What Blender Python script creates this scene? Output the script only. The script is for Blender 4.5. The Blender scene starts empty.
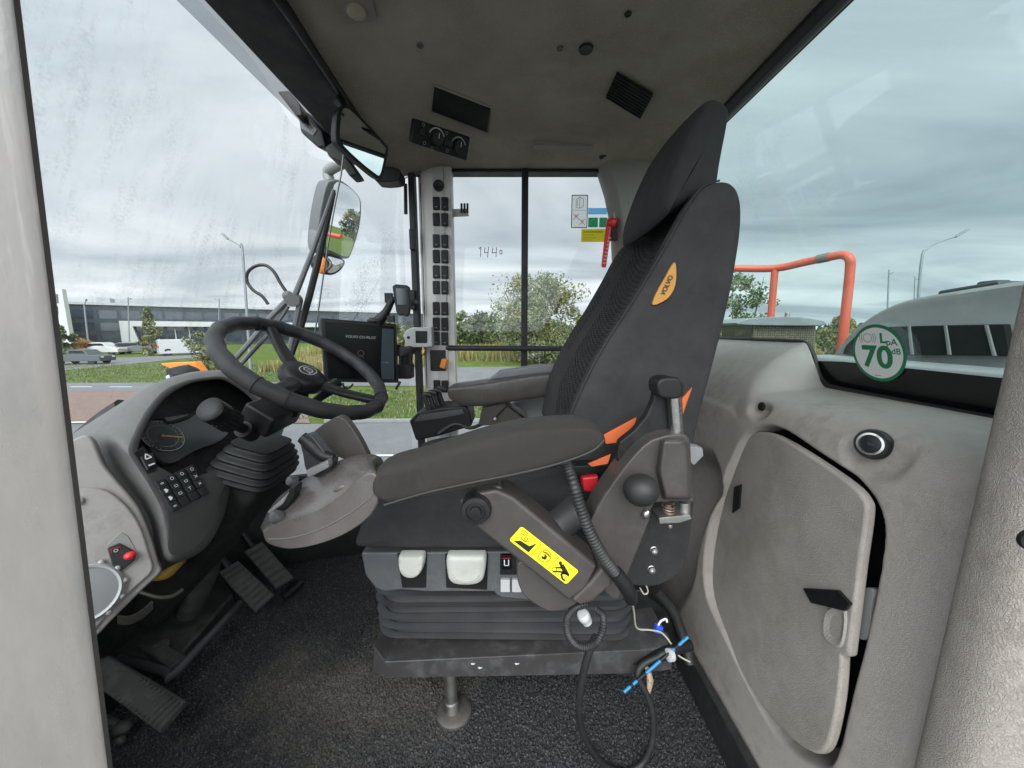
import bpy, bmesh, math, random
import numpy as np
from mathutils import Vector, Matrix
R = math.radians
random.seed(7)
sc = bpy.context.scene
COL = sc.collection
# ------------------------------------------------------------------ camera
FPX, CX, CY, EYE, PITCH = 370.0, 512.0, 384.0, 0.9, R(8.3)
cp, sp = math.cos(PITCH), math.sin(PITCH)
ORG = Vector((0, 0, EYE))
cam_d = bpy.data.cameras.new('camera'); cam_d.sensor_width = 36; cam_d.lens = 36 * FPX / 1024
cam_d.clip_start = 0.02; cam_d.clip_end = 3000
cam = bpy.data.objects.new('camera', cam_d); COL.objects.link(cam)
cam.location = ORG; cam.rotation_euler = (R(90) - PITCH, 0, 0)
sc.camera = cam

def ray(x, y):
    a = (x - CX) / FPX; b = (CY - y) / FPX
    return Vector((a, cp + b * sp, -sp + b * cp))
def P(x, y, Y): r = ray(x, y); return ORG + r * (Y / r.y)
def PX(x, y, X): r = ray(x, y); return ORG + r * (X / r.x)
def PZ(x, y, Z): r = ray(x, y); return ORG + r * ((Z - EYE) / r.z)
def PP(x, y, p0, n):
    r = ray(x, y); n = Vector(n); return ORG + r * (n.dot(Vector(p0) - ORG) / n.dot(r))
def PL(lst, Y): return [P(x, y, Y) for x, y in lst]

# ------------------------------------------------------------------ materials
def nt(m):
    m.use_nodes = True
    return m.node_tree.nodes, m.node_tree.links
MATS = {}
def mat(name, col, rough=0.5, metal=0.0, var=0.0, vscale=8.0, bump=None, bscale=200.0, bdist=0.0006,
        stain=None, stain_amt=0.5, sscale=5.0, spec=0.5, emit=None, estr=1.0, coat=0.0, speck=None, spscale=400, sp_amt=.3, stretch=(1, 1, 1), rvar=0.12, grime=None, gscale=45, g_amt=.6, scuff=None, sc_amt=.35, cell=None, cscale=170, wob=0.0):
    m = bpy.data.materials.new(name); N, L = nt(m); MATS[name] = m
    b = N['Principled BSDF']; b.inputs['Base Color'].default_value = (*col, 1)
    b.inputs['Roughness'].default_value = rough; b.inputs['Metallic'].default_value = metal
    b.inputs['Specular IOR Level'].default_value = spec
    b.inputs['Coat Weight'].default_value = coat
    tc = N.new('ShaderNodeTexCoord'); mp = N.new('ShaderNodeMapping'); mp.inputs['Scale'].default_value = stretch
    L.new(tc.outputs['Object'], mp.inputs['Vector'])
    V = mp.outputs['Vector']
    cur = None
    def noise(scale, detail=4, rough_=.6):
        n = N.new('ShaderNodeTexNoise'); n.inputs['Scale'].default_value = scale; n.inputs['Detail'].default_value = detail
        n.inputs['Roughness'].default_value = rough_; L.new(V, n.inputs['Vector']); return n
    def ramp(src, a, b_):
        r = N.new('ShaderNodeMapRange'); r.inputs[1].default_value = a; r.inputs[2].default_value = b_; L.new(src, r.inputs[0]); return r.outputs[0]
    def mix(fac, A, B, mode='MIX'):
        x = N.new('ShaderNodeMix'); x.data_type = 'RGBA'; x.blend_type = mode
        if isinstance(fac, float): x.inputs[0].default_value = fac
        else: L.new(fac, x.inputs[0])
        for sock, v in ((x.inputs[6], A), (x.inputs[7], B)):
            if isinstance(v, tuple): sock.default_value = (*v, 1)
            else: L.new(v, sock)
        return x.outputs[2]
    cur = col
    if var:
        n = noise(vscale)
        lo = tuple(c * (1 - var) for c in col); hi = tuple(min(1, c * (1 + var)) for c in col)
        cur = mix(ramp(n.outputs[0], .3, .7), lo, hi)
    if stain:
        n = noise(sscale, 6, .65)
        f = N.new('ShaderNodeMath'); f.operation = 'MULTIPLY'; f.inputs[1].default_value = stain_amt
        L.new(ramp(n.outputs[0], .48, .68), f.inputs[0])
        cur = mix(f.outputs[0], cur, stain)
    if speck:
        n = noise(spscale, 2, .5)
        f = N.new('ShaderNodeMath'); f.operation = 'MULTIPLY'; f.inputs[1].default_value = sp_amt
        L.new(ramp(n.outputs[0], .56, .66), f.inputs[0])
        cur = mix(f.outputs[0], cur, speck)
    def mulm(a, b_, k=1.0):
        x = N.new('ShaderNodeMath'); x.operation = 'MULTIPLY'; L.new(a, x.inputs[0]); L.new(b_, x.inputs[1])
        y = N.new('ShaderNodeMath'); y.operation = 'MULTIPLY'; L.new(x.outputs[0], y.inputs[0]); y.inputs[1].default_value = k; return y.outputs[0]
    if cell:
        v = N.new('ShaderNodeTexVoronoi'); v.inputs['Scale'].default_value = cscale; v.inputs['Randomness'].default_value = .2; L.new(V, v.inputs['Vector'])
        cur = mix(ramp(v.outputs['Distance'], .25, .6), cur, cell)
    if grime:
        m1 = ramp(noise(gscale * .09, 3).outputs[0], .40, .66); m2 = ramp(noise(gscale, 9, .72).outputs[0], .44, .62)
        cur = mix(mulm(m1, m2, g_amt), cur, grime)
    if scuff:
        mp2 = N.new('ShaderNodeMapping'); mp2.inputs['Rotation'].default_value = (R(35), R(20), R(15)); mp2.inputs['Scale'].default_value = (60, 60, 5); L.new(tc.outputs['Object'], mp2.inputs[0])
        n = N.new('ShaderNodeTexNoise'); n.inputs['Scale'].default_value = 4; n.inputs['Detail'].default_value = 4; L.new(mp2.outputs[0], n.inputs['Vector'])
        cur = mix(mulm(ramp(n.outputs[0], .58, .72), ramp(noise(7, 3).outputs[0], .45, .65), sc_amt), cur, scuff)
    if not isinstance(cur, tuple): L.new(cur, b.inputs['Base Color'])
    if rvar:
        n = noise(14, 5, .65)
        r = N.new('ShaderNodeMapRange'); r.inputs[1].default_value = .3; r.inputs[2].default_value = .7
        r.inputs[3].default_value = max(.03, rough - rvar); r.inputs[4].default_value = min(1, rough + rvar)
        L.new(n.outputs[0], r.inputs[0]); L.new(r.outputs[0], b.inputs['Roughness'])
    if bump:
        bp = N.new('ShaderNodeBump'); bp.inputs['Strength'].default_value = 1.0; bp.inputs['Distance'].default_value = bdist
        if bump == 'noise':
            n = noise(bscale, 3); L.new(n.outputs[0], bp.inputs['Height'])
        elif bump == 'leather':
            w = noise(bscale * .5, 2)
            vm = N.new('ShaderNodeVectorMath'); vm.operation = 'MULTIPLY_ADD'; vm.inputs[1].default_value = (.02, .02, .02)
            L.new(w.outputs['Color'], vm.inputs[0]); L.new(V, vm.inputs[2])
            v = N.new('ShaderNodeTexVoronoi'); v.feature = 'DISTANCE_TO_EDGE'; v.inputs['Scale'].default_value = bscale
            L.new(vm.outputs[0], v.inputs['Vector'])
            L.new(ramp(v.outputs['Distance'], 0, .25), bp.inputs['Height'])
        elif bump == 'weave':
            v = N.new('ShaderNodeTexVoronoi'); v.inputs['Scale'].default_value = bscale; v.feature = 'F1'
            v.inputs['Randomness'].default_value = .25
            L.new(V, v.inputs['Vector']); L.new(v.outputs['Distance'], bp.inputs['Height'])
        if wob:
            b2 = N.new('ShaderNodeBump'); b2.inputs['Distance'].default_value = wob; L.new(noise(11, 3, .5).outputs[0], b2.inputs['Height']); L.new(b2.outputs[0], bp.inputs['Normal'])
        L.new(bp.outputs[0], b.inputs['Normal'])
    if emit:
        b.inputs['Emission Color'].default_value = (*emit, 1); b.inputs['Emission Strength'].default_value = estr
    return m

def glass(name, tint=(1, 1, 1), dirt=0.0, refl=0.06, streak=False):
    m = bpy.data.materials.new(name); N, L = nt(m); MATS[name] = m
    N.remove(N['Principled BSDF']); out = N['Material Output']
    tr = N.new('ShaderNodeBsdfTransparent'); tr.inputs[0].default_value = (*tint, 1)
    gl = N.new('ShaderNodeBsdfGlossy'); gl.inputs['Roughness'].default_value = .02
    fr = N.new('ShaderNodeFresnel'); fr.inputs[0].default_value = 1.45
    mul = N.new('ShaderNodeMath'); mul.operation = 'MINIMUM'; mul.inputs[1].default_value = refl
    L.new(fr.outputs[0], mul.inputs[0])
    mx = N.new('ShaderNodeMixShader'); L.new(mul.outputs[0], mx.inputs[0]); L.new(tr.outputs[0], mx.inputs[1]); L.new(gl.outputs[0], mx.inputs[2])
    last = mx.outputs[0]
    if dirt:
        df = N.new('ShaderNodeBsdfTranslucent'); df.inputs[0].default_value = (.07, .07, .068, 1)
        tc = N.new('ShaderNodeTexCoord'); mp = N.new('ShaderNodeMapping'); L.new(tc.outputs['Object'], mp.inputs[0])
        n = N.new('ShaderNodeTexNoise'); n.inputs['Detail'].default_value = 8; n.inputs['Roughness'].default_value = .7
        if streak:
            n.inputs['Scale'].default_value = 10; mp.inputs['Scale'].default_value = (1, 4, .7); mp.inputs['Rotation'].default_value = (R(62), 0, 0)
        else: n.inputs['Scale'].default_value = 5
        L.new(mp.outputs[0], n.inputs['Vector'])
        n2 = N.new('ShaderNodeTexNoise'); n2.inputs['Scale'].default_value = 2.2; n2.inputs['Detail'].default_value = 2; L.new(tc.outputs['Object'], n2.inputs['Vector'])
        n3 = N.new('ShaderNodeTexNoise'); n3.inputs['Scale'].default_value = 160; n3.inputs['Detail'].default_value = 1; L.new(tc.outputs['Object'], n3.inputs['Vector'])
        r3 = N.new('ShaderNodeMapRange'); r3.inputs[1].default_value = .35; r3.inputs[2].default_value = .7; L.new(n3.outputs[0], r3.inputs[0])
        r1 = N.new('ShaderNodeMapRange'); r1.inputs[1].default_value = .48; r1.inputs[2].default_value = .72; L.new(n.outputs[0], r1.inputs[0])
        r2 = N.new('ShaderNodeMapRange'); r2.inputs[1].default_value = .4; r2.inputs[2].default_value = .65; L.new(n2.outputs[0], r2.inputs[0])
        a = N.new('ShaderNodeMath'); a.operation = 'MULTIPLY'; L.new(r1.outputs[0], a.inputs[0]); L.new(r2.outputs[0], a.inputs[1])
        a2 = N.new('ShaderNodeMath'); a2.operation = 'MULTIPLY'; L.new(a.outputs[0], a2.inputs[0]); L.new(r3.outputs[0], a2.inputs[1])
        bq = N.new('ShaderNodeMath'); bq.operation = 'MULTIPLY_ADD'; bq.inputs[1].default_value = dirt; bq.inputs[2].default_value = dirt * .06; L.new(a2.outputs[0], bq.inputs[0])
        m2 = N.new('ShaderNodeMixShader'); L.new(bq.outputs[0], m2.inputs[0]); L.new(last, m2.inputs[1]); L.new(df.outputs[0], m2.inputs[2]); last = m2.outputs[0]
    L.new(last, out.inputs[0])
    return m

# ------------------------------------------------------------------ mesh helpers
def catmull(pts, k=4, closed=False):
    pts = [Vector(p) for p in pts]; n = len(pts); out = []
    rng = n if closed else n - 1
    for i in range(rng):
        g = (lambda j: pts[j % n]) if closed else (lambda j: pts[min(max(j, 0), n - 1)])
        a, b, c, d = g(i - 1), g(i), g(i + 1), g(i + 2)
        for j in range(k):
            t = j / k; t2 = t * t; t3 = t2 * t
            out.append(.5 * ((2 * b) + (c - a) * t + (2 * a - 5 * b + 4 * c - d) * t2 + (3 * b - a - 3 * c + d) * t3))
    if not closed: out.append(pts[-1])
    return out
def sm2(lst, k=4, closed=True):
    return [(v.x, v.y) for v in catmull([(x, y, 0) for x, y in lst], k, closed)]

class MB:
    def __init__(s): s.bm = bmesh.new(); s.mi = 0
    def face(s, vs):
        try:
            f = s.bm.faces.new(vs); f.material_index = s.mi; return f
        except ValueError: return None
    def box(s, c, size, rot=None):
        M = Matrix.Translation(Vector(c)) @ (rot.to_4x4() if rot else Matrix()) @ Matrix.Diagonal((*size, 1))
        r = bmesh.ops.create_cube(s.bm, size=1, matrix=M)
        for v in r['verts']:
            for f in v.link_faces: f.material_index = s.mi
        return s
    def prism(s, pts, vec):
        vec = Vector(vec); a = [s.bm.verts.new(Vector(p)) for p in pts]; b = [s.bm.verts.new(Vector(p) + vec) for p in pts]
        n = len(pts); s.face(a[::-1]); s.face(b)
        for i in range(n): s.face([a[i], a[(i + 1) % n], b[(i + 1) % n], b[i]])
        return s
    def poly(s, pts): s.face([s.bm.verts.new(Vector(p)) for p in pts]); return s
    def loft(s, rings, caps=True, closed=True, wrap=False):
        vr = [[s.bm.verts.new(Vector(p)) for p in r] for r in rings]; n = len(vr[0])
        m = len(vr)
        for i in range(m if wrap else m - 1):
            A = vr[i]; B = vr[(i + 1) % m]
            for j in range(n if closed else n - 1):
                s.face([A[j], A[(j + 1) % n], B[(j + 1) % n], B[j]])
        if caps and not wrap: s.face(vr[0][::-1]); s.face(vr[-1])
        return s
    def tube(s, pts, r, n=10, smooth=0, closed=False, caps=True, flat=1.0):
        if smooth: pts = catmull(pts, smooth, closed)
        pts = [Vector(p) for p in pts]; m = len(pts); rings = []
        rr = r if isinstance(r, (list, tuple)) else None
        T0 = None; U = None
        for i, p in enumerate(pts):
            if closed: t = pts[(i + 1) % m] - pts[i - 1]
            else: t = pts[min(i + 1, m - 1)] - pts[max(i - 1, 0)]
            t.normalize()
            if U is None:
                U = t.orthogonal().normalized()
            else:
                ax = T0.cross(t)
                if ax.length > 1e-7: U = Matrix.Rotation(T0.angle(t), 3, ax.normalized()) @ U
            T0 = t.copy(); W = t.cross(U)
            if rr: q = rr[0] + 0; f = i / (m - 1) * (len(rr) - 1); k = min(int(f), len(rr) - 2); q = rr[k] + (rr[k + 1] - rr[k]) * (f - k)
            else: q = r
            rings.append([p + (U * math.cos(2 * math.pi * j / n) + W * (flat * math.sin(2 * math.pi * j / n))) * q for j in range(n)])
        return s.loft(rings, caps=caps, wrap=closed)
    def corr(s, pts, r, pitch=.004, depth=.0012, n=12, smooth=8):
        pts = catmull(pts, smooth); L = [0]
        for a, b in zip(pts, pts[1:]): L.append(L[-1] + (b - a).length)
        T = L[-1]; m = max(4, int(T / (pitch / 2))); q = []; j = 0
        for i in range(m + 1):
            d = T * i / m
            while j < len(L) - 2 and L[j + 1] < d: j += 1
            f = (d - L[j]) / max(1e-9, L[j + 1] - L[j]); q.append(pts[j].lerp(pts[j + 1], f))
        s.tube(q, [r if i % 2 else r - depth for i in range(m + 1)], n=n)
        return s
    def lathe(s, prof, o, ax, n=24, caps=True):
        ax = Vector(ax).normalized(); u = ax.orthogonal().normalized(); w = ax.cross(u); o = Vector(o)
        return s.loft([[o + ax * h + (u * math.cos(2 * math.pi * j / n) + w * math.sin(2 * math.pi * j / n)) * r for j in range(n)] for r, h in prof], caps=caps)
    def ball(s, c, r, rot=None, seg=20, rings=12):
        r = r if isinstance(r, (tuple, list)) else (r, r, r)
        M = Matrix.Translation(Vector(c)) @ (rot.to_4x4() if rot else Matrix()) @ Matrix.Diagonal((*r, 1))
        q = bmesh.ops.create_uvsphere(s.bm, u_segments=seg, v_segments=rings, radius=1, matrix=M)
        for v in q['verts']:
            for f in v.link_faces: f.material_index = s.mi
        return s
    def cyl(s, a, b, r, n=16, r2=None):
        a = Vector(a); b = Vector(b); d = (b - a); return s.lathe([(r, 0), (r if r2 is None else r2, d.length)], a, d, n)

def finish(mb, name, mats, parent=None, bevel=0, seg=2, smooth=40, sub=0, bev_angle=30, solid=0, recalc=True):
    bm = mb.bm if isinstance(mb, MB) else mb
    if recalc: bmesh.ops.recalc_face_normals(bm, faces=bm.faces)
    if bevel:
        es = [e for e in bm.edges if len(e.link_faces) == 2 and e.calc_face_angle(0) > R(bev_angle)]
        bmesh.ops.bevel(bm, geom=es, offset=bevel, segments=seg, profile=.5, affect='EDGES', clamp_overlap=True)
    me = bpy.data.meshes.new(name); bm.to_mesh(me); bm.free()
    for m in (mats if isinstance(mats, (list, tuple)) else [mats]): me.materials.append(m)
    o = bpy.data.objects.new(name, me); COL.objects.link(o)
    if smooth:
        me.polygons.foreach_set('use_smooth', [True] * len(me.polygons)); me.set_sharp_from_angle(angle=R(smooth))
    if sub:
        q = o.modifiers.new('sub', 'SUBSURF'); q.levels = sub; q.render_levels = sub
    if solid:
        q = o.modifiers.new('solid', 'SOLIDIFY'); q.thickness = solid; q.offset = -1
    if bevel and not sub:
        q = o.modifiers.new('wn', 'WEIGHTED_NORMAL'); q.keep_sharp = True
    if parent: attach(o, parent)
    return o
def attach(o, parent):
    o.parent = parent
    w = Matrix.Identity(4); p = parent
    while p:
        w = Matrix.Translation(p.location) @ w if p.parent is None else w; p = p.parent
    o.matrix_parent_inverse = w.inverted() if parent.parent is None else Matrix.Identity(4)
    return o
def tag(o, label=None, cat=None, group=None, kind=None):
    if label: o['label'] = label
    if cat: o['category'] = cat
    if group: o['group'] = group
    if kind: o['kind'] = kind
    return o
def thing(name, label, cat, loc=(0, 0, 0), group=None, kind=None):
    o = bpy.data.objects.new(name, None); COL.objects.link(o); o.location = loc; o.empty_display_size = .05
    return tag(o, label, cat, group, kind)
def copy_tree(o, parent=None):
    c = o.copy(); COL.objects.link(c)
    if parent: c.parent = parent
    for ch in list(o.children): copy_tree(ch, c)
    return c

def text_polys(s, size=1.0, align='CENTER', bold=0.0):
    """lettering as a list of triangles/ngons in 2D"""
    cu = bpy.data.curves.new('lettering', 'FONT'); cu.body = s; cu.size = size; cu.align_x = align; cu.align_y = 'CENTER'; cu.offset = bold * size
    o = bpy.data.objects.new('lettering', cu); COL.objects.link(o)
    dg = bpy.context.evaluated_depsgraph_get(); me = bpy.data.meshes.new_from_object(o.evaluated_get(dg))
    out = [[(me.vertices[i].co.x, me.vertices[i].co.y) for i in p.vertices] for p in me.polygons]
    bpy.data.objects.remove(o); bpy.data.curves.remove(cu); bpy.data.meshes.remove(me)
    return out
class Decal:
    """flat graphics lying on a real surface: frame (o,u,v) and thin layers along the normal"""
    def __init__(s, o, u, v, n=None, lift=.0004):
        s.o = Vector(o); s.u = Vector(u).normalized(); s.v = Vector(v).normalized(); s.n = s.u.cross(s.v) if n is None else Vector(n); s.mb = MB(); s.lift = lift
    def pt(s, x, y, k): return s.o + s.u * x + s.v * y + s.n * (s.lift * k)
    def poly(s, pts, mi, k=1): s.mb.mi = mi; s.mb.poly([s.pt(x, y, k) for x, y in pts]); return s
    def rect(s, x0, y0, x1, y1, mi, k=1): return s.poly([(x0, y0), (x1, y0), (x1, y1), (x0, y1)], mi, k)
    def rrect(s, x0, y0, x1, y1, r, mi, k=1):
        pts = []
        for cx, cy, a in ((x1 - r, y1 - r, 0), (x0 + r, y1 - r, 90), (x0 + r, y0 + r, 180), (x1 - r, y0 + r, 270)):
            pts += [(cx + r * math.cos(R(a + 15 * i)), cy + r * math.sin(R(a + 15 * i))) for i in range(7)]
        return s.poly(pts, mi, k)
    def disc(s, x, y, r, mi, k=1, n=32, ry=None): return s.poly([(x + r * math.cos(2 * math.pi * i / n), y + (ry or r) * math.sin(2 * math.pi * i / n)) for i in range(n)], mi, k)
    def line(s, pts, w, mi, k=1):
        for (a, b), (c, d) in zip(pts, pts[1:]):
            L = math.hypot(c - a, d - b) or 1; nx, ny = -(d - b) / L * w / 2, (c - a) / L * w / 2
            s.poly([(a + nx, b + ny), (a - nx, b - ny), (c - nx, d - ny), (c + nx, d + ny)], mi, k)
        return s
    def ring(s, x, y, r, w, mi, k=1, a0=0, a1=360, n=28): return s.line([(x + r * math.cos(R(a0 + (a1 - a0) * i / n)), y + r * math.sin(R(a0 + (a1 - a0) * i / n))) for i in range(n + 1)], w, mi, k)
    def text(s, t, x, y, size, mi, k=2, align='CENTER', rot=0, bold=0.0, sx=1.0):
        c, d = math.cos(R(rot)), math.sin(R(rot))
        for p in text_polys(t, size, align, bold): s.poly([(x + (a * c * sx - b * d), y + (a * d * sx + b * c)) for a, b in p], mi, k)
        return s
    def done(s, name, mats, parent=None): return finish(s.mb, name, mats, parent, smooth=0, recalc=False)

def smoothstep(a, b, x):
    t = np.clip((x - a) / (b - a), 0, 1); return t * t * (3 - 2 * t)
def sdf_poly(px, py, poly):
    """signed distance (numpy), negative inside"""
    d = np.full(px.shape, 1e9); ins = np.zeros(px.shape, bool); n = len(poly)
    for i in range(n):
        ax, ay = poly[i]; bx, by = poly[(i + 1) % n]
        ex, ey = bx - ax, by - ay
        t = np.clip(((px - ax) * ex + (py - ay) * ey) / (ex * ex + ey * ey + 1e-12), 0, 1)
        d = np.minimum(d, (px - ax - t * ex) ** 2 + (py - ay - t * ey) ** 2)
        cnd = ((ay > py) != (by > py)) & (px < (bx - ax) * (py - ay) / (by - ay + 1e-12) + ax)
        ins ^= cnd
    d = np.sqrt(d); return np.where(ins, -d, d)
def grid_obj(name, X, Y, Z, mats, parent=None, mi=None, smooth=True, wrap=False):
    nu, nv = X.shape
    co = np.stack([X, Y, Z], -1).reshape(-1, 3)
    i = np.arange(nu * nv).reshape(nu, nv)
    f = np.stack([i[:-1, :-1], i[1:, :-1], i[1:, 1:], i[:-1, 1:]], -1).reshape(-1, 4)
    me = bpy.data.meshes.new(name); me.from_pydata(co.tolist(), [], f.tolist())
    for m in (mats if isinstance(mats, (list, tuple)) else [mats]): me.materials.append(m)
    if mi is not None: me.polygons.foreach_set('material_index', mi.reshape(-1).astype(np.int32))
    if smooth: me.polygons.foreach_set('use_smooth', [True] * len(me.polygons))
    me.update(); o = bpy.data.objects.new(name, me); COL.objects.link(o)
    if parent: attach(o, parent)
    return o

# ------------------------------------------------------------------ palette
M = MATS
mat('panel_grey', (.385, .350, .320), .55, var=.07, bump='leather', bscale=300, bdist=.00035, stain=(.28, .24, .205), stain_amt=.5, sscale=4, grime=(.17, .145, .12), g_amt=.5, scuff=(.46, .43, .40))
mat('pillar_vinyl', (.37, .33, .295), .75, spec=.3, var=.08, bump='leather', bscale=260, bdist=.0006, stain=(.25, .21, .18), stain_amt=.5, sscale=5, grime=(.16, .13, .105), g_amt=.6)
mat('painted_post', (.20, .183, .17), .35, var=.08, vscale=5, stain=(.145, .145, .135), stain_amt=.9, sscale=10, bump='noise', bscale=90, bdist=.0007, stretch=(1, 1, .4), grime=(.12, .105, .092), gscale=22, g_amt=.5, scuff=(.30, .28, .265), sc_amt=.5)
mat('dash_dark', (.05, .048, .047), .5, grime=(.10, .093, .087), g_amt=.35, bump='noise', bscale=900, bdist=.0003, var=.06)
mat('dash_shell', (.105, .099, .095), .55, scuff=(.15, .146, .142), grime=(.15, .142, .135), g_amt=.35, bump='noise', bscale=900, bdist=.0004, var=.06, stain=(.085, .082, .08), stain_amt=.4)
mat('dash_light', (.29, .27, .255), .5, grime=(.13, .11, .095), g_amt=.4, bump='noise', bscale=900, bdist=.0003, var=.06, stain=(.21, .187, .172), stain_amt=.5)
mat('black_plastic', (.009, .009, .0095), .45, spec=.35, grime=(.05, .048, .045), g_amt=.35, bump='noise', bscale=1200, bdist=.0002)
mat('black_matte', (.012, .012, .012), .7, grime=(.05, .046, .042), g_amt=.5)
mat('rubber', (.016, .016, .016), .55, grime=(.06, .057, .053), g_amt=.4, bump='noise', bscale=500, bdist=.0002)
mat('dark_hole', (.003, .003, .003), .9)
mat('fabric_plain', wob=.010, col=(.038, .0375, .0385), rough=.9, grime=(.055, .053, .052), gscale=80, g_amt=.4, speck=(.075, .074, .075), spscale=900, sp_amt=.25, spec=.2, bump='weave', bscale=900, bdist=.0004, var=.12, vscale=30, stain=(.06, .057, .053), stain_amt=.35, sscale=6)
mat('fabric_pattern', wob=.010, col=(.06, .059, .06), rough=.9, cell=(.018, .0175, .018), cscale=170, grime=(.085, .08, .075), g_amt=.35, spec=.2, bump='weave', bscale=180, bdist=.003, var=.25, vscale=220)
mat('taupe_plastic', (.05, .043, .0395), .42, grime=(.095, .084, .077), g_amt=.4, scuff=(.105, .093, .087), bump='noise', bscale=1000, bdist=.0003, var=.05, stain=(.07, .062, .057), stain_amt=.35, sscale=9)
mat('armrest_skin', wob=.006, col=(.034, .029, .026), rough=.5, bump='leather', bscale=650, bdist=.0003, var=.08, scuff=(.075, .068, .064), stain=(.055, .049, .046), stain_amt=.35, sscale=9)
mat('pod_plastic', (.085, .075, .07), .27, grime=(.125, .112, .105), g_amt=.5, bump='noise', bscale=900, bdist=.00012, var=.06, stain=(.115, .104, .098), stain_amt=.6, sscale=16, coat=.15)
mat('seat_base_grey', (.075, .08, .086), .5, grime=(.17, .165, .155), g_amt=.5, scuff=(.17, .17, .17), bump='noise', bscale=800, bdist=.0002, var=.05, stain=(.1, .1, .1), stain_amt=.3)
mat('cream_plastic', (.52, .52, .47), .4, var=.05, stain=(.33, .31, .26), stain_amt=.4, sscale=20)
mat('steel', (.55, .54, .52), .28, metal=1.0)
mat('steel_dull', (.35, .34, .32), .5, metal=1.0, var=.2, vscale=40)
mat('rust_spring', (.30, .22, .17), .5, metal=.8)
mat('orange_belt', (.62, .13, .035), .8, bump='weave', bscale=700, bdist=.0003)
mat('red_plastic', (.62, .02, .03), .35)
mat('yellow_label', (.86, .72, .02), .45)
mat('ink_black', (.01, .01, .01), .6)
mat('white_paint', (.78, .78, .76), .45)
mat('label_white', (.80, .81, .80), .5)
mat('green_ink', (.02, .22, .09), .5)
mat('blue_ink', (.12, .40, .72), .5)
mat('olive_label', (.42, .36, .02), .5)
mat('ceiling_felt', (.31, .275, .22), .95, spec=.1, bump='noise', bscale=500, bdist=.0008, var=.14, vscale=7, stain=(.17, .13, .092), stain_amt=.6, sscale=3, speck=(.55, .5, .43), spscale=300, sp_amt=.25)
mat('post_grey', (.60, .575, .54), .5, var=.05, stain=(.38, .35, .31), stain_amt=.4)
mat('orange_paint', (.72, .22, .02), .4, var=.06)
mat('amber', (.75, .22, .02), .35)
mat('rail_red', (.56, .085, .04), .42, var=.1, grime=(.32, .12, .09), g_amt=.6, stain=(.45, .1, .06), stain_amt=.4)
mat('hood_grey', (.21, .205, .195), .55, spec=.3, grime=(.33, .32, .30), g_amt=.5, var=.08, vscale=4, stain=(.25, .26, .26), stain_amt=.5)
mat('mesh_tan', (.25, .21, .13), .7, var=.3, vscale=160, cell=(.06, .05, .035), cscale=90)
mat('screen_black', (.006, .007, .008), .2, spec=.15, rvar=0)
mat('screen_grey', (.055, .07, .08), .12, rvar=0)
mat('screen_ink', (.35, .36, .37), .4)
mat('mirror_glass', (.86, .87, .88), .015, metal=1.0, rvar=0)
mat('chrome_ring', (.62, .62, .6), .25, metal=.9)
mat('silver_plastic', (.5, .5, .5), .35)
mat('blue_tape', (.015, .20, .40), .4)
mat('blue_plug', (.03, .10, .6), .4)
mat('wire_white', (.5, .47, .4), .5)
mat('pedal_rubber', (.032, .032, .03), .6, stain=(.10, .097, .09), stain_amt=.6, sscale=20, bump='noise', bscale=300, bdist=.0004)
def decal_mat(name, col, tl=.6, thin=.5):
    m = bpy.data.materials.new(name); N, L = nt(m); MATS[name] = m; b = N['Principled BSDF']; b.inputs['Base Color'].default_value = (*col, 1); b.inputs['Roughness'].default_value = .5
    t_ = N.new('ShaderNodeBsdfTranslucent'); t_.inputs[0].default_value = (*col, 1); x = N.new('ShaderNodeMixShader'); x.inputs[0].default_value = tl
    p_ = N.new('ShaderNodeBsdfTransparent'); p_.inputs[0].default_value = (*col, 1); y = N.new('ShaderNodeMixShader'); y.inputs[0].default_value = thin
    L.new(b.outputs[0], x.inputs[1]); L.new(t_.outputs[0], x.inputs[2]); L.new(x.outputs[0], y.inputs[1]); L.new(p_.outputs[0], y.inputs[2]); L.new(y.outputs[0], N['Material Output'].inputs[0]); return m
decal_mat('film_white', (.86, .87, .86)); decal_mat('disc_white', (.88, .89, .88), .0, 0); decal_mat('film_blue', (.20, .52, .85)); decal_mat('film_green', (.03, .30, .12)); decal_mat('film_olive', (.62, .52, .03)); decal_mat('film_red', (.7, .05, .06)); decal_mat('film_pale_green', (.5, .68, .5))
mat('tag_orange', (.50, .24, .045), .6)
glass('pane_clear', (.97, .985, .985), dirt=.05, refl=.016)
glass('pane_dirty', (.97, .985, .99), dirt=.36, refl=.03, streak=True)
glass('pane_band', (.70, .71, .72), dirt=.2, refl=.03)
glass('pane_tint', (.86, .945, .94), dirt=.08, refl=.05)
SUNSIDE, SKYGAIN, SUNPOW, EXPO = 5, 1.38, 1.5, 0.2
# ================================================================== world and light
w = bpy.data.worlds.new('World'); sc.world = w; w.use_nodes = True
N, L = w.node_tree.nodes, w.node_tree.links
bg = N['Background']; bg.inputs['Strength'].default_value = .1
SUN_EL, SUN_AZ = R(40), R(190)      # azimuth measured from +Y clockwise: behind the photographer
sky = N.new('ShaderNodeTexSky'); sky.sky_type = 'NISHITA'; sky.sun_disc = False; sky.sun_elevation = SUN_EL; sky.sun_rotation = SUN_AZ
tc = N.new('ShaderNodeTexCoord'); sep = N.new('ShaderNodeSeparateXYZ'); L.new(tc.outputs['Generated'], sep.inputs[0])
def wm(op, a, b=None, clamp=False):
    n = N.new('ShaderNodeMath'); n.operation = op; n.use_clamp = clamp
    for i, v in enumerate((a, b)):
        if v is None: continue
        if isinstance(v, (int, float)): n.inputs[i].default_value = v
        else: L.new(v, n.inputs[i])
    return n.outputs[0]
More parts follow.
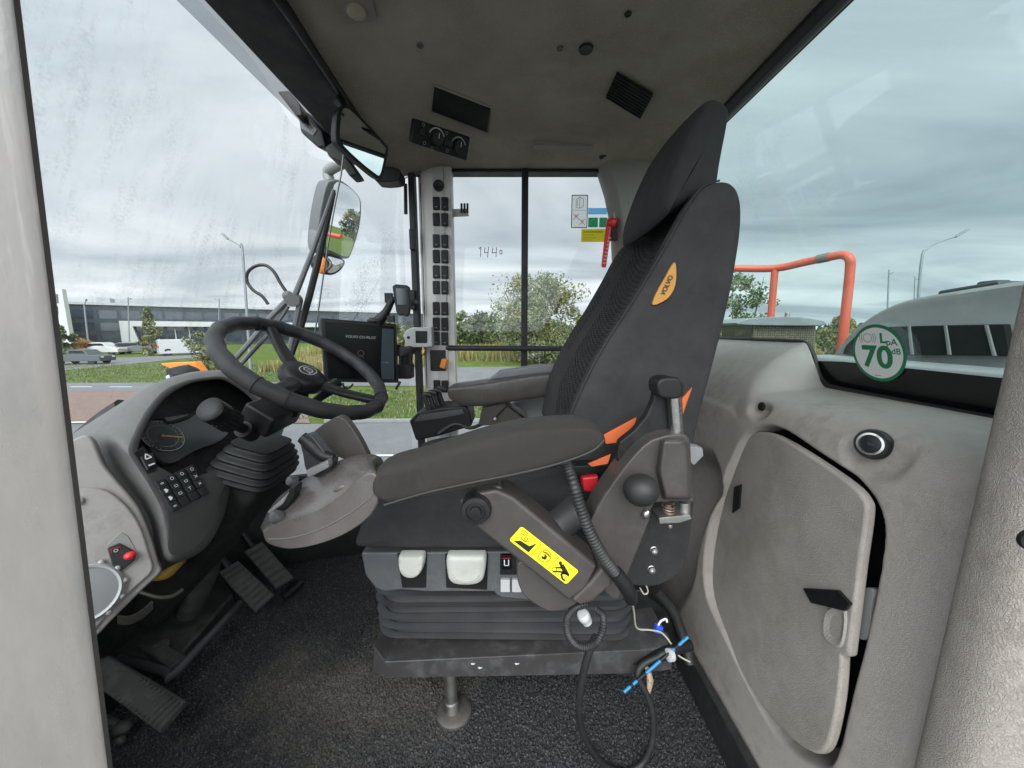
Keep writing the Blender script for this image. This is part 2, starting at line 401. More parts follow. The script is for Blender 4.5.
zc = wm('ADD', wm('MAXIMUM', sep.outputs[2], 0.0), .11)
cmb = N.new('ShaderNodeCombineXYZ'); L.new(wm('DIVIDE', sep.outputs[0], zc), cmb.inputs[0]); L.new(wm('DIVIDE', sep.outputs[1], zc), cmb.inputs[1])
mp = N.new('ShaderNodeMapping'); mp.inputs['Scale'].default_value = (.36, .75, 1); mp.inputs['Rotation'].default_value = (0, 0, R(-14)); L.new(cmb.outputs[0], mp.inputs[0])
n1 = N.new('ShaderNodeTexNoise'); n1.inputs['Scale'].default_value = 1.0; n1.inputs['Detail'].default_value = 9; n1.inputs['Roughness'].default_value = .52; n1.inputs['Distortion'].default_value = .6
L.new(mp.outputs[0], n1.inputs['Vector'])
rp = N.new('ShaderNodeValToRGB'); L.new(n1.outputs[0], rp.inputs[0])
e = rp.color_ramp.elements; e[0].position = .34; e[0].color = (.31, .35, .39, 1); e[1].position = .66; e[1].color = (.70, .725, .74, 1)
q = e.new(.5); q.color = (.51, .55, .58, 1)
# an overcast sky is brighter round the veiled sun and near the horizon gap
sd = Vector((math.sin(SUN_AZ) * math.cos(SUN_EL), math.cos(SUN_AZ) * math.cos(SUN_EL), math.sin(SUN_EL)))
dt = N.new('ShaderNodeVectorMath'); dt.operation = 'DOT_PRODUCT'; L.new(tc.outputs['Generated'], dt.inputs[0]); dt.inputs[1].default_value = sd
glow = wm('POWER', wm('ADD', wm('MULTIPLY', dt.outputs['Value'], .5), .5), 4.0)
hor = wm('POWER', wm('SUBTRACT', 1.0, wm('ABSOLUTE', sep.outputs[2])), 14.0)
gain = wm('ADD', wm('ADD', .88, wm('MULTIPLY', glow, SUNSIDE)), wm('MULTIPLY', hor, .28))
vm = N.new('ShaderNodeVectorMath'); vm.operation = 'SCALE'; L.new(rp.outputs[0], vm.inputs[0]); L.new(wm('MULTIPLY', gain, 10.0 * SKYGAIN), vm.inputs['Scale'])
mx = N.new('ShaderNodeMix'); mx.data_type = 'RGBA'; mx.inputs[0].default_value = .94; L.new(sky.outputs[0], mx.inputs[6]); L.new(vm.outputs[0], mx.inputs[7])
L.new(mx.outputs[2], bg.inputs['Color'])
sd_l = bpy.data.lights.new('sun', 'SUN'); sd_l.energy = SUNPOW; sd_l.angle = R(40); sd_l.color = (1, .97, .92)
so = bpy.data.objects.new('sun', sd_l); COL.objects.link(so); so.rotation_euler = (-sd).to_track_quat('-Z', 'Y').to_euler()
so.location = (0, 0, 30)
sc.view_settings.view_transform = 'Standard'; sc.view_settings.look = 'None'; sc.view_settings.gamma = 1; sc.view_settings.exposure = EXPO
sc.view_settings.use_curve_mapping = False
sc.render.engine = 'CYCLES'; sc.cycles.use_denoising = True
sc.cycles.max_bounces = 8; sc.cycles.transparent_max_bounces = 12; sc.cycles.diffuse_bounces = 5; sc.cycles.sample_clamp_indirect = 6
# ================================================================== the cab shell (setting)
# ---- carpet floor with real pile relief
n = 430
xs = np.linspace(-.95, .475, n); ys = np.linspace(.22, 1.40, n)
XX, YY = np.meshgrid(xs, ys, indexing='ij'); rng = np.random.default_rng(3)
ZZ = rng.random((n, n)) ** 2 * .0075
XX = XX + (rng.random((n, n)) - .5) * .002; YY = YY + (rng.random((n, n)) - .5) * .002
carpet = mat('carpet', (.030, .0305, .032), .95, spec=.1, speck=(.16, .163, .17), spscale=300, sp_amt=.55)
Nn, Ln = carpet.node_tree.nodes, carpet.node_tree.links   # worn brown patch in front of the seat
b = Nn['Principled BSDF']; src = b.inputs['Base Color'].links[0].from_socket
t = Nn.new('ShaderNodeTexCoord'); sub_ = Nn.new('ShaderNodeVectorMath'); sub_.operation = 'SUBTRACT'; sub_.inputs[1].default_value = (-.40, .80, 0); Ln.new(t.outputs['Object'], sub_.inputs[0])
mpp = Nn.new('ShaderNodeMapping'); mpp.inputs['Rotation'].default_value = (0, 0, R(-38)); mpp.inputs['Scale'].default_value = (2.4, 4.6, 1); Ln.new(sub_.outputs[0], mpp.inputs[0])
ln = Nn.new('ShaderNodeVectorMath'); ln.operation = 'LENGTH'; Ln.new(mpp.outputs[0], ln.inputs[0])
nz = Nn.new('ShaderNodeTexNoise'); nz.inputs['Scale'].default_value = 9; nz.inputs['Detail'].default_value = 6; Ln.new(t.outputs['Object'], nz.inputs['Vector'])
ad = Nn.new('ShaderNodeMath'); ad.operation = 'MULTIPLY_ADD'; ad.inputs[1].default_value = 1.6; Ln.new(nz.outputs[0], ad.inputs[0]); Ln.new(ln.outputs['Value'], ad.inputs[2])
mr = Nn.new('ShaderNodeMapRange'); mr.inputs[1].default_value = 1.75; mr.inputs[2].default_value = .85; mr.inputs[3].default_value = 0; mr.inputs[4].default_value = .8; Ln.new(ad.outputs[0], mr.inputs[0])
fine = Nn.new('ShaderNodeTexNoise'); fine.inputs['Scale'].default_value = 420; fine.inputs['Detail'].default_value = 2; Ln.new(t.outputs['Object'], fine.inputs['Vector'])
f2 = Nn.new('ShaderNodeMapRange'); f2.inputs[1].default_value = .35; f2.inputs[2].default_value = .65; f2.inputs[3].default_value = .25; f2.inputs[4].default_value = 1.5; Ln.new(fine.outputs[0], f2.inputs[0])
wc = Nn.new('ShaderNodeVectorMath'); wc.operation = 'SCALE'; wc.inputs[0].default_value = (.125, .11, .097); Ln.new(f2.outputs[0], wc.inputs['Scale'])
mm = Nn.new('ShaderNodeMix'); mm.data_type = 'RGBA'; Ln.new(mr.outputs[0], mm.inputs[0]); Ln.new(src, mm.inputs[6]); Ln.new(wc.outputs[0], mm.inputs[7]); Ln.new(mm.outputs[2], b.inputs['Base Color'])
o = grid_obj('floor', XX, YY, ZZ, carpet, smooth=False)
tag(o, 'black speckled loop carpet with a worn brown patch in front of the seat', kind='structure')
mb = MB(); mb.box((-.24, .80, -.06), (1.6, 1.3, .1)); mb.box((-.24, .16, -.02), (1.4, .1, .1))
o = finish(mb, 'floor_plate', M['black_matte'], bevel=.004); tag(o, 'black steel floor plate under the carpet', kind='structure')

# ---- rear wall moulding: height field over (Y, profile)
def wall_plane_pt(x, y): return PP(x, y, (.46, .6, 0), (-.745, 0, .07))
prof_n = [(.455, -.05), (.46, 0), (.495, .37), (.5225, .64), (.531, .695), (.545, .732), (.570, .752), (.61, .760), (.66, .764), (.72, .767), (.725, .70)]
prof_f = [(.455, -.05), (.46, 0), (.495, .37), (.528, .66), (.548, .72), (.58, .775), (.625, .82), (.665, .848), (.695, .862), (.715, .866), (.722, .80)]
pn = np.array([(v.x, v.y) for v in catmull([(x, z, 0) for x, z in prof_n], 30)])
pf = np.array([(v.x, v.y) for v in catmull([(x, z, 0) for x, z in prof_f], 30)])
def resamp(p, m):
    d = np.r_[0, np.cumsum(np.hypot(*np.diff(p, axis=0).T))]; s = np.linspace(0, d[-1], m)
    return np.stack([np.interp(s, d, p[:, 0]), np.interp(s, d, p[:, 1])], 1)
m = 300; pn = resamp(pn, m); pf = resamp(pf, m)
yw = np.linspace(.355, 1.42, 330)
bl = smoothstep(.83, .905, yw)[:, None]
WX = pn[None, :, 0] * (1 - bl) + pf[None, :, 0] * bl; WZ = pn[None, :, 1] * (1 - bl) + pf[None, :, 1] * bl
WY = np.repeat(yw[:, None], m, 1)
def wp2(pts): return [(q.y, q.z) for q in (wall_plane_pt(x, y) for x, y in pts)]
open_px = sm2([(752, 432), (775, 431), (813, 455), (857, 486), (876, 518), (875, 560), (862, 630), (847, 690), (834, 746), (818, 760), (775, 728), (728, 640), (706, 585), (712, 520), (735, 455)], 5)
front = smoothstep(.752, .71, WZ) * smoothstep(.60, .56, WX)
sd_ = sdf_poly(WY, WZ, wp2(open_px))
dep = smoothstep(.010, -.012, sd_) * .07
rim = np.exp(-((sd_ - .016) / .012) ** 2) * -.0005
# the panel falls back behind the seat
left_px = [(716, 486), (704, 510), (694, 545), (687, 582), (666, 616), (645, 640), (560, 600), (560, 480), (690, 452)]
sdl = sdf_poly(WY, WZ, wp2(sm2(left_px, 3)))
back = smoothstep(.035, -.05, sdl) * .055
# moulded pad round the socket, and the small conical hole
sc_ = wp2([(868, 445)])[0]; dsk = np.hypot(WY - sc_[0], WZ - sc_[1]); pad = smoothstep(.060, .040, dsk) * .010
hc = wp2([(753, 407)])[0]; dh = np.hypot((WY - hc[0]) / 1.25, WZ - hc[1]); hole = smoothstep(.034, .006, dh) * .03
edge = np.clip((.405 - WY) / .05, 0, 1); edge = .05 * (1 - np.sqrt(1 - edge ** 2))
WX = WX + front * (dep + rim + back + pad + hole) + edge
WZ = WZ - edge * smoothstep(.6, .8, WZ) * .6
mi = ((sd_ < -.004) & (WZ < .78))[:-1, :-1].astype(int)  # pocket faces get a black material that stands for the shade inside
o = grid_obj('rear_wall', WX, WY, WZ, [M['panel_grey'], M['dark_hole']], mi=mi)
tag(o, 'moulded grey leather-grain rear wall panel with ledge below the rear window', kind='structure')
mb = MB(); mb.prism([(.452, .5, -.01), (.445, .5, .0), (.447, .5, .085), (.462, .5, .09), (.50, .5, -.01)], (0, .9, 0))
mb.prism([(.452, .30, -.01), (.445, .30, .0), (.447, .30, .085), (.462, .30, .09), (.50, .30, -.01)], (0, .2, 0))
o = finish(mb, 'skirting', M['rubber'], bevel=.003); tag(o, 'black rubber skirting strip at the foot of the rear wall', kind='structure')
# the pocket behind the hatch is coloured black for its shade; a white clip shows in the gap
q = wall_plane_pt(868, 603) + Vector((.008, 0, 0)); mb = MB()
mb.prism([wall_plane_pt(x, y) + Vector((.004, 0, 0)) for x, y in sm2([(860, 590), (868, 588), (871, 595), (869, 602), (866, 634), (860, 640), (855, 634), (858, 610)], 3)], (.016, 0, 0))
o = finish(mb, 'hatch_catch', mat('catch_grey', (.22, .22, .215), .45), bevel=.002); tag(o, 'pale plastic catch seen in the gap beside the open hatch', 'catch')

# hatch: solid lid, standing slightly ajar
hp0 = wall_plane_pt(712, 585) + Vector((.016, 0, 0)); hn = Vector((-1, .11, .094))
def hpt(x, y): return PP(x, y, hp0, hn)
root = thing('storage_hatch', 'scuffed grey storage hatch standing slightly ajar in the rear wall', 'hatch', hpt(760, 600))
out = sm2([(756, 432), (772, 434), (800, 449), (848, 482), (864, 500), (866, 516), (860, 560), (855, 600), (851, 632), (848, 657)], 4, False) + [(841.5, 656)] + sm2([(841, 668), (838, 700), (831, 735), (824, 751), (812, 753), (790, 738), (758, 700), (728, 645), (712, 604), (709, 580), (714, 530), (726, 480), (742, 440)], 4, False)
mb = MB(); mb.prism([hpt(x, y) for x, y in out], (.016, 0, 0))
finish(mb, 'lid', mat('hatch_skin', (.36, .33, .295), .55, var=.1, vscale=10, bump='leather', bscale=230, bdist=.0004, stain=(.24, .205, .16), stain_amt=.55, sscale=7), root, bevel=.0055, seg=4)
mb = MB(); mb.prism([hpt(x, y) + Vector((-.002, 0, 0)) for x, y in [(807, 588), (842, 590), (855, 604), (849, 611), (815, 603)]], (-.006, 0, 0))
finish(mb, 'latch', M['black_plastic'], root, bevel=.0015)
mb = MB(); a = [hpt(x, y) for x, y in sm2([(828, 609), (844, 606), (848, 618), (844, 645), (834, 647), (824, 634)], 3)]
c_ = sum(a, Vector()) / len(a); mb.loft([[v + Vector((-.0005, 0, 0)) for v in a], [v.lerp(c_, .12) + Vector((-.0035, 0, 0)) for v in a], [v.lerp(c_, .35) + Vector((-.002, 0, 0)) for v in a], [v.lerp(c_, .6) + Vector((.001, 0, 0)) for v in a]])
finish(mb, 'finger_grip', M['hatch_skin'], root)
mb = MB(); mb.prism([hpt(x, y) + Vector((-.001, 0, 0)) for x, y in [(736, 487), (743, 484), (741, 508), (734, 513)]], (-.004, 0, 0))
finish(mb, 'hinge_slot', M['dark_hole'], root, bevel=.001)

# 12 volt socket
sp0 = wall_plane_pt(868, 445) + Vector((.012, .004, 0)); ax = Vector((-.86, -.38, .16)).normalized()
root = thing('power_socket', 'round silver-ringed power socket set in the rear wall beside the hatch', 'socket', sp0)
mb = MB(); mb.lathe([(.0225, -.004), (.0225, .004), (.020, .008), (.0155, .008)], sp0, ax, 32); finish(mb, 'collar', M['black_plastic'], root)
mb = MB(); mb.lathe([(.0165, .004), (.0165, .011), (.0135, .0115), (.0125, .004)], sp0, ax, 32, caps=False); finish(mb, 'ring', M['chrome_ring'], root)
mb = MB(); mb.lathe([(.0128, .003), (.0128, .009), (.011, .010)], sp0, ax, 32); finish(mb, 'cover', M['black_plastic'], root)
mb = MB(); mb.box(sp0 + ax * .0105, (.002, .012, .004)); finish(mb, 'emblem', M['screen_grey'], root)
q = wall_plane_pt(754, 407); mb = MB(); mb.lathe([(.010, 0), (.009, .004)], q + Vector((.021, .004, 0)), (-1, 0, .1), 16); o = finish(mb, 'wall_plug', M['dark_hole']); tag(o, 'dark hole plug sunk in a dimple high on the rear wall', 'plug')

# ---- rear window
def wx(z): return .72 + (z - .80) * (-.16 / .70)
root = thing('rear_window', 'large teal tinted rear window with black rubber seal above the wall ledge', 'window', (.72, .9, .8))
mb = MB(); mb.prism([(wx(.79) + .012, .30, .79), (wx(.79) + .012, 1.43, .79), (wx(1.52) + .012, 1.43, 1.52), (wx(1.52) + .012, .30, 1.52)], (.004, 0, .001)); finish(mb, 'pane', M['pane_tint'], root, smooth=0)
mb = MB(); q = [(wx(z) + .006, y, z) for y, z in [(.30, .75), (.88, .765), (.868, .828), (.80, .832), (.30, .828)]]; mb.prism(q, (.004, 0, 0)); finish(mb, 'border', mat('frit', (.006, .008, .008), .12, rvar=0), root, smooth=0)
seal = [(.712, 1.41, .872), (.712, 1.1, .872), (.712, .95, .872), (.714, .905, .868), (.716, .88, .84), (.718, .862, .80), (.719, .84, .778), (.719, .8, .772), (.719, .6, .769), (.719, .33, .767)]
mb = MB(); mb.tube(seal, .006, 8, smooth=5); finish(mb, 'seal', M['rubber'], root)
# sticker on the glass: 70 dB
c0 = PX(878, 353, .0) if False else None
sx0 = wx(.86) + .004
ctr = PX(878, 353, sx0); up = Vector((wx(1.5) - wx(.8), 0, .7)).normalized(); uu = Vector((0, -1, 0))
rs = (PX(905, 353, sx0) - PX(851, 353, sx0)).length / 2; rv = abs(PX(878, 324, sx0).z - PX(878, 383, sx0).z) / 2
d = Decal(ctr, uu, up, uu.cross(up)); r_ = (rs + rv) / 2
if d.n.x > 0: d.n = -d.n
S = r_ / .03; ax_ = rs / r_; ay_ = rv / r_
d.disc(0, 0, rs * .985, 0, 0, 48, rv * .985); d.disc(0, 0, rs, 1, 1, 48, rv); d.disc(0, 0, rs * .89, 0, 2, 48, rv * .89)
k = rs / 27.; kv = rv / 29.5
def tx(t, x, y, h, mi, b=0): d.text(t, x * k, y * kv, h * kv, mi, 3, bold=b, sx=k / kv)
tx('70', -1, -5, 31, 1, .03); tx('L', 6.5, 15, 14, 1, .03); tx('pA', 14.5, 11.5, 9, 1, .02); tx('dB', 18, 2.5, 8, 1, .02)
for i, r0 in enumerate((4.3,)): d.ring(-9 * k, 15.5 * kv, r0 * k, .9 * k, 2, 3)
for sg in (-1, 1):
    for rr in (6.4, 8.4): d.ring(-9 * k, 15.5 * kv, rr * k, .8 * k, 2, 3, -38 + (180 if sg < 0 else 0), 38 + (180 if sg < 0 else 0), 8)
d.line([(-4.5 * k, -23.5 * kv), (1.5 * k, -23.5 * kv)], .9 * k, 2, 3)
o = d.done('noise_sticker', [M['disc_white'], M['green_ink'], mat('grey_ink', (.42, .45, .43), .6)]); tag(o, 'round white and green 70 dB noise level sticker on the rear window', 'sticker')

# ---- ceiling
xs = np.linspace(-.42, .565, 60); ys = np.linspace(.02, 1.41, 90); CXg, CYg = np.meshgrid(xs, ys, indexing='ij')
CZ = 1.50 - .035 * smoothstep(1.26, 1.36, CYg) - .02 * smoothstep(-.36, -.45, CXg) * smoothstep(.75, 1.0, CYg) - .02 * smoothstep(.40, .56, CXg)
CZ = CZ - .022 * smoothstep(-.22, -.40, CXg) * smoothstep(.95, 1.25, CYg)
o = grid_obj('ceiling', CXg, CYg, CZ, M['ceiling_felt']); tag(o, 'stained brown felt headliner of the cab', kind='structure')
mb = MB(); mb.box((.05, .7, 1.60), (1.3, 1.5, .06)); o = finish(mb, 'roof', M['black_matte'], bevel=.01); tag(o, 'cab roof shell above the headliner', kind='structure')
mb = MB(); mb.prism([(-.41, 0, 1.515), (-.418, 0, 1.482), (-.44, 0, 1.474), (-.555, 0, 1.486), (-.565, 0, 1.57), (-.44, 0, 1.57)], (0, 1.40, 0)); o = finish(mb, 'header_beam', M['black_matte'], bevel=.006); tag(o, 'black header beam and rolled sun blind above the windscreen', kind='structure')
mb = MB(); mb.tube([(-.415, .0, 1.480), (-.415, .8, 1.480), (-.417, 1.22, 1.46)], .009, 10); o = finish(mb, 'sun_blind', M['black_plastic']); tag(o, 'black rolled sun blind along the front edge of the headliner', 'blind')
mb = MB(); mb.tube([(.583, .0, 1.478), (.583, 1.39, 1.478)], .0125, 12); o = finish(mb, 'roof_rail', mat('rail_grey', (.06, .06, .06), .35)); tag(o, 'dark tubular rail along the rear edge of the headliner', 'rail')
mb = MB(); mb.prism([(.55, 0, 1.47), (.60, 0, 1.47), (.62, 0, 1.58), (.55, 0, 1.58)], (0, 1.42, 0)); o = finish(mb, 'rear_header', M['black_matte'], bevel=.004); tag(o, 'black rear header above the rear window', kind='structure')

# ---- side wall on the far side: sill, lintel, posts
YF = 1.42
mb = MB(); mb.prism([(-.50, YF, -.1), (.76, YF, -.1), (.76, YF, .36), (-.50, YF, .36)], (0, .05, 0)); o = finish(mb, 'side_wall', M['dash_dark'], bevel=.006); tag(o, 'dark lower side wall under the far window', kind='structure')
mb = MB(); mb.box((.12, YF + .01, 1.472), (1.0, .05, .035)); mb.box((.12, YF + .01, 1.51), (1.2, .05, .05)); o = finish(mb, 'lintel', M['black_plastic'], bevel=.003); tag(o, 'black lintel strip over the far window', kind='structure')
# rear far corner post: grey, flaring at the top
post = [P(x, y, 1.38) for x, y in [(598, 160), (608, 192), (614, 222), (616, 262), (612, 330), (606, 470)]]
rgt = [P(x, y, 1.38) for x, y in [(668, 146), (668, 192), (666, 240), (664, 280), (660, 330), (655, 470)]]
mb = MB(); mb.loft([[a, a + Vector((.02, -.035, 0)), b + Vector((-.02, -.035, 0)), b, b + Vector((0, .06, 0)), a + Vector((0, .06, 0))] for a, b in zip(post, rgt)])
o = finish(mb, 'corner_post', mat('corner_grey', (.22, .205, .185), .6), bevel=.006, seg=3); tag(o, 'light grey corner post behind the seat headrest', kind='structure')
mb = MB(); mb.tube([P(x, y, 1.33) for x, y in [(600, 158), (612, 152), (640, 147), (672, 146)]], .006, 8, smooth=4); o = finish(mb, 'corner_seal', M['rubber']); tag(o, 'black rubber seal curving over the grey corner post', 'seal')

# far window: two panes, bar and divider
root = thing('side_window', 'clear far side window divided by a black upright with handwriting on it', 'window', (.1, YF, .9))
mb = MB(); mb.box((.12, YF + .012, .92), (.86, .004, 1.12)); finish(mb, 'pane', M['pane_clear'], root, smooth=0)
a, b = P(524.5, 160, YF - .004), P(524.5, 400, YF - .004); mb = MB(); mb.box((a + b) / 2, (.024, .03, (a - b).length)); finish(mb, 'divider', M['black_plastic'], root, bevel=.003)
a, b = P(446, 348, YF - .03), P(640, 349, YF - .03); mb = MB(); mb.tube([a, b], .0105, 12); finish(mb, 'grab_bar', M['rubber'], root)
def wpan(Y=YF + .008): return Decal((0, Y, 0), (1, 0, 0), (0, 0, 1), (0, -1, 0))
d = wpan()
strokes = [[(479, 249), (481, 247), (480.5, 257)], [(485, 247.5), (484.5, 253), (488, 252.5)], [(488.5, 247), (487.5, 257.5)], [(493, 248), (492, 253), (496, 252.5)], [(496.5, 247.5), (496, 257)], [(500, 250), (502, 250.5), (502, 254), (499.8, 254), (500, 250)]]
for st in strokes: d.line([(q.x, q.z) for q in (P(x, y, YF + .008) for x, y in st)], .0024, 0, 1)
d.done('handwriting', [M['ink_black']], root)
# window stickers
def win_rect(d, x0, y0, x1, y1, mi, k):
    a = P(x0, y1, YF + .008); b = P(x1, y0, YF + .008); d.rect(a.x, a.z, b.x, b.z, mi, k); return a, b
red = M['red_plastic']
d = wpan(); a, b = win_rect(d, 571, 195, 588, 228, 0, 1)
W_, H_ = b.x - a.x, b.z - a.z
def Q(u, v): return (a.x + u * W_, a.z + v * H_)
d.line([Q(.08, .54), Q(.92, .54)], .001, 1, 3); d.line([Q(.02, .01), Q(.98, .01), Q(.98, .99), Q(.02, .99), Q(.02, .01)], .003, 1, 3)
d.line([Q(.28, .62), Q(.28, .86), Q(.5, .93), Q(.72, .88), Q(.72, .64), Q(.5, .60), Q(.28, .62)], .0016, 1, 3); d.line([Q(.5, .60), Q(.5, .93)], .0016, 1, 3); d.line([Q(.36, .66), Q(.36, .84)], .0014, 1, 3)
for cx_, cy_ in ((.3, .34), (.68, .18)):
    d.line([Q(cx_ - .18, cy_ - .09), Q(cx_ + .18, cy_ + .09)], .002, 2, 4); d.line([Q(cx_ - .18, cy_ + .09), Q(cx_ + .18, cy_ - .09)], .002, 2, 4); d.line([Q(cx_ - .1, cy_), Q(cx_, cy_ + .07), Q(cx_ + .1, cy_)], .0012, 1, 3)
o = d.done('window_sticker', [M['film_white'], M['ink_black'], M['film_red']]); tag(o, 'tall white pictogram sticker with red crosses on the far window', 'sticker')
d = wpan(); win_rect(d, 588, 208, 607, 214.5, 0, 1); a, b = P(590, 212, YF + .008), P(605, 210, YF + .008); d.line([(a.x, a.z), (b.x, a.z)], .0016, 1, 2); o = d.done('window_sticker', [M['film_blue'], M['film_white']]); tag(o, 'small light blue sticker beside the pictogram sticker', 'sticker')
d = wpan(); win_rect(d, 588, 217.6, 598, 227.4, 0, 2); win_rect(d, 599, 217.6, 607.4, 227.4, 0, 2)
c = P(593, 222.5, YF + .008); d.ring(c.x, c.z, .010, .003, 2, 3, 30, 330, 12); c = P(603, 222.5, YF + .008); d.line([(c.x - .006, c.z - .012), (c.x, c.z), (c.x + .006, c.z - .012)], .003, 2, 3); d.line([(c.x, c.z), (c.x, c.z + .008)], .004, 2, 3); d.disc(c.x, c.z + .013, .003, 2, 3)
o = d.done('window_sticker', [M['film_green'], M['film_white'], M['film_pale_green']]); tag(o, 'green and white emergency exit sticker on the far window', 'sticker')
d = wpan(); win_rect(d, 581, 229, 607, 242, 0, 1); 
for yy, x1 in ((232, 603), (235, 594), (238, 596), (240, 592)): a, b = P(583, yy, YF + .008), P(x1, yy, YF + .008); d.line([(a.x, a.z), (b.x, b.z)], .0028 if yy == 232 else .0012, 1, 2)
o = d.done('window_sticker', [M['film_olive'], M['ink_black']]); tag(o, 'yellow instruction sticker under the green exit sticker', 'sticker')

# near-side posts in the foreground
def vpost(name, ring, z0, z1, dx, m, lab, tilt=0, bev=.012):
    mb = MB(); rings = []
    for i in range(9):
        f = i / 8; z = z0 + (z1 - z0) * f
        rings.append([(x + dx * f, y, z) for x, y in ring])
    mb.loft(rings); o = finish(mb, name, m, smooth=60); tag(o, lab, kind='structure'); return o
ring = sm2([(x - .0895, y) for x, y in [(-.40, .337), (-.362, .309), (-.335, .293), (-.3275, .285), (-.332, .278), (-.46, .262), (-.56, .255), (-.56, .36), (-.46, .36), (-.395, .347)]], 4)
vpost('door_post', ring, -.3, 1.6, .103, M['painted_post'], 'smeared light grey painted door post in the left foreground')
# vinyl covered post on the right
ring = sm2([(x + .012, y) for x, y in [(.437, .318), (.436, .345), (.450, .372), (.50, .385), (.64, .385), (.64, .20), (.545, .21), (.500, .262), (.478, .287), (.468, .290), (.455, .298)]], 5)
o = vpost('vinyl_post', ring, -.2, 1.6, .06, M['pillar_vinyl'], 'leather-grain vinyl covered door post in the right foreground')
q = P(1046, 545, .245); mb = MB(); mb.lathe([(.009, 0), (.008, .003), (.005, .0025)], q + Vector((.0, .006, 0)), (-.45, -.9, 0), 20); o = finish(mb, 'post_plug', M['black_plastic']); tag(o, 'round black plug in the vinyl post at the right edge', 'plug')

# far switch post
root = thing('switch_post', 'cream switch post with a column of black rocker switches beside far window', 'switch post', P(432, 390, 1.38), kind='structure')
Yp = 1.385
c1 = [(414, 152), (430, 152), (430, 415), (418, 415)]
mb = MB(); tl, tm, tr = P(415.5, 150, Yp), P(430, 150, Yp), P(450.5, 150, Yp); zb = .33
mb.prism([(tl.x, Yp + .02, zb), (tm.x, Yp, zb), (tr.x, Yp + .004, zb), (tr.x, Yp + .05, zb), (tl.x, Yp + .06, zb)], (0, 0, 1.50 - zb)); finish(mb, 'casing', M['post_grey'], root, bevel=.003)
mb = MB(); a = P(431.5, 160, Yp - .001); b = P(449, 392, Yp - .001); mb.box(((a.x + b.x) / 2, Yp + .001, (a.z + .36) / 2), (b.x - a.x, .008, a.z - .36)); finish(mb, 'switch_strip', mat('strip_grey', (.45, .44, .42), .5, var=.04), root, bevel=.002)
mb = MB(); mb.box(P(423.5, 280, Yp + .006), (.002, .004, .80)); finish(mb, 'groove', M['rubber'], root)
rows = [203.5, 219.5, 241, 256.5, 272, 287.5, 308.5, 324, 338.5]
rows2 = []
sw0 = None
def rocker(cx, cy, lab=None, h=13.2, w_=7.0, legend=True):
    a = P(cx, cy, Yp - .004); s = (P(cx, cy - h / 2, Yp - .004).z - P(cx, cy + h / 2, Yp - .004).z); ww = P(cx + w_ / 2, cy, Yp - .004).x - P(cx - w_ / 2, cy, Yp - .004).x
    mb = MB(); mb.box((a.x, Yp - .003, a.z), (ww, .012, s)); o = finish(mb, 'rocker_switch', M['black_plastic'], root, bevel=.0035, seg=3)
    if legend:
        d = Decal((a.x, Yp - .0092, a.z), (1, 0, 0), (0, 0, 1), (0, -1, 0)); d.line([(-ww * .15, -s * .28), (ww * .15, -s * .28)], .0016, 0, 1); d.ring(0, s * .12, .004, .0009, 1, 1, n=8); d.done('legend', [M['screen_ink'], M['screen_grey']], o)
for i, y in enumerate(rows):
    rocker(436.3, y, legend=i not in (1, 3, 5)); rocker(444.8, y + .3)
rocker(437, 386, legend=True, h=12); rocker(445, 386.3, h=12)
c = P(438.7, 186, Yp - .003); mb = MB(); mb.lathe([(.019, 0), (.019, .006), (.014, .008), (.008, .006)], c, (0, -1, 0), 28); finish(mb, 'speaker_grille', M['black_plastic'], root)
a = P(437.5, 360.5, Yp - .004); mb = MB(); mb.box((a.x + .002, Yp - .003, a.z), (.058, .012, .078)); finish(mb, 'ignition_switch', M['black_plastic'], root, bevel=.004)
c = P(444, 363.5, Yp - .02); mb = MB(); mb.box(c, (.022, .03, .036), Matrix.Rotation(R(18), 3, 'Y')); finish(mb, 'ignition_key', M['amber'], root, bevel=.005)
c = P(418.5, 176, Yp + .012); mb = MB(); mb.lathe([(.005, 0), (.004, .004)], c, (-.5, -1, 0), 12); finish(mb, 'screw', M['ink_black'], root)
# black seal line left of the post
mb = MB(); a = P(411, 168, 1.40); b = P(411, 420, 1.40); mb.box((a.x, 1.41, .93), (.022, .04, 1.14)); o = finish(mb, 'door_seal', M['rubber'], bevel=.004); tag(o, 'black rubber seal strip along the left of the switch post', 'seal')
for yy in (240, 300):
    c = P(413, yy, 1.385); mb = MB(); mb.box(c, (.02, .03, .07)); o = finish(mb, 'hinge', M['black_plastic'], bevel=.003); tag(o, 'upper black hinge on the seal strip beside the switch post' if yy == 240 else 'lower black hinge on the seal strip beside the switch post', 'hinge')
mb = MB(); mb.tube([P(405.5, 184, 1.44), P(405.8, 214, 1.44)], .007, 8); o = finish(mb, 'grab_handle', M['black_plastic']); tag(o, 'short black handle bar seen left of the switch post top', 'handle')

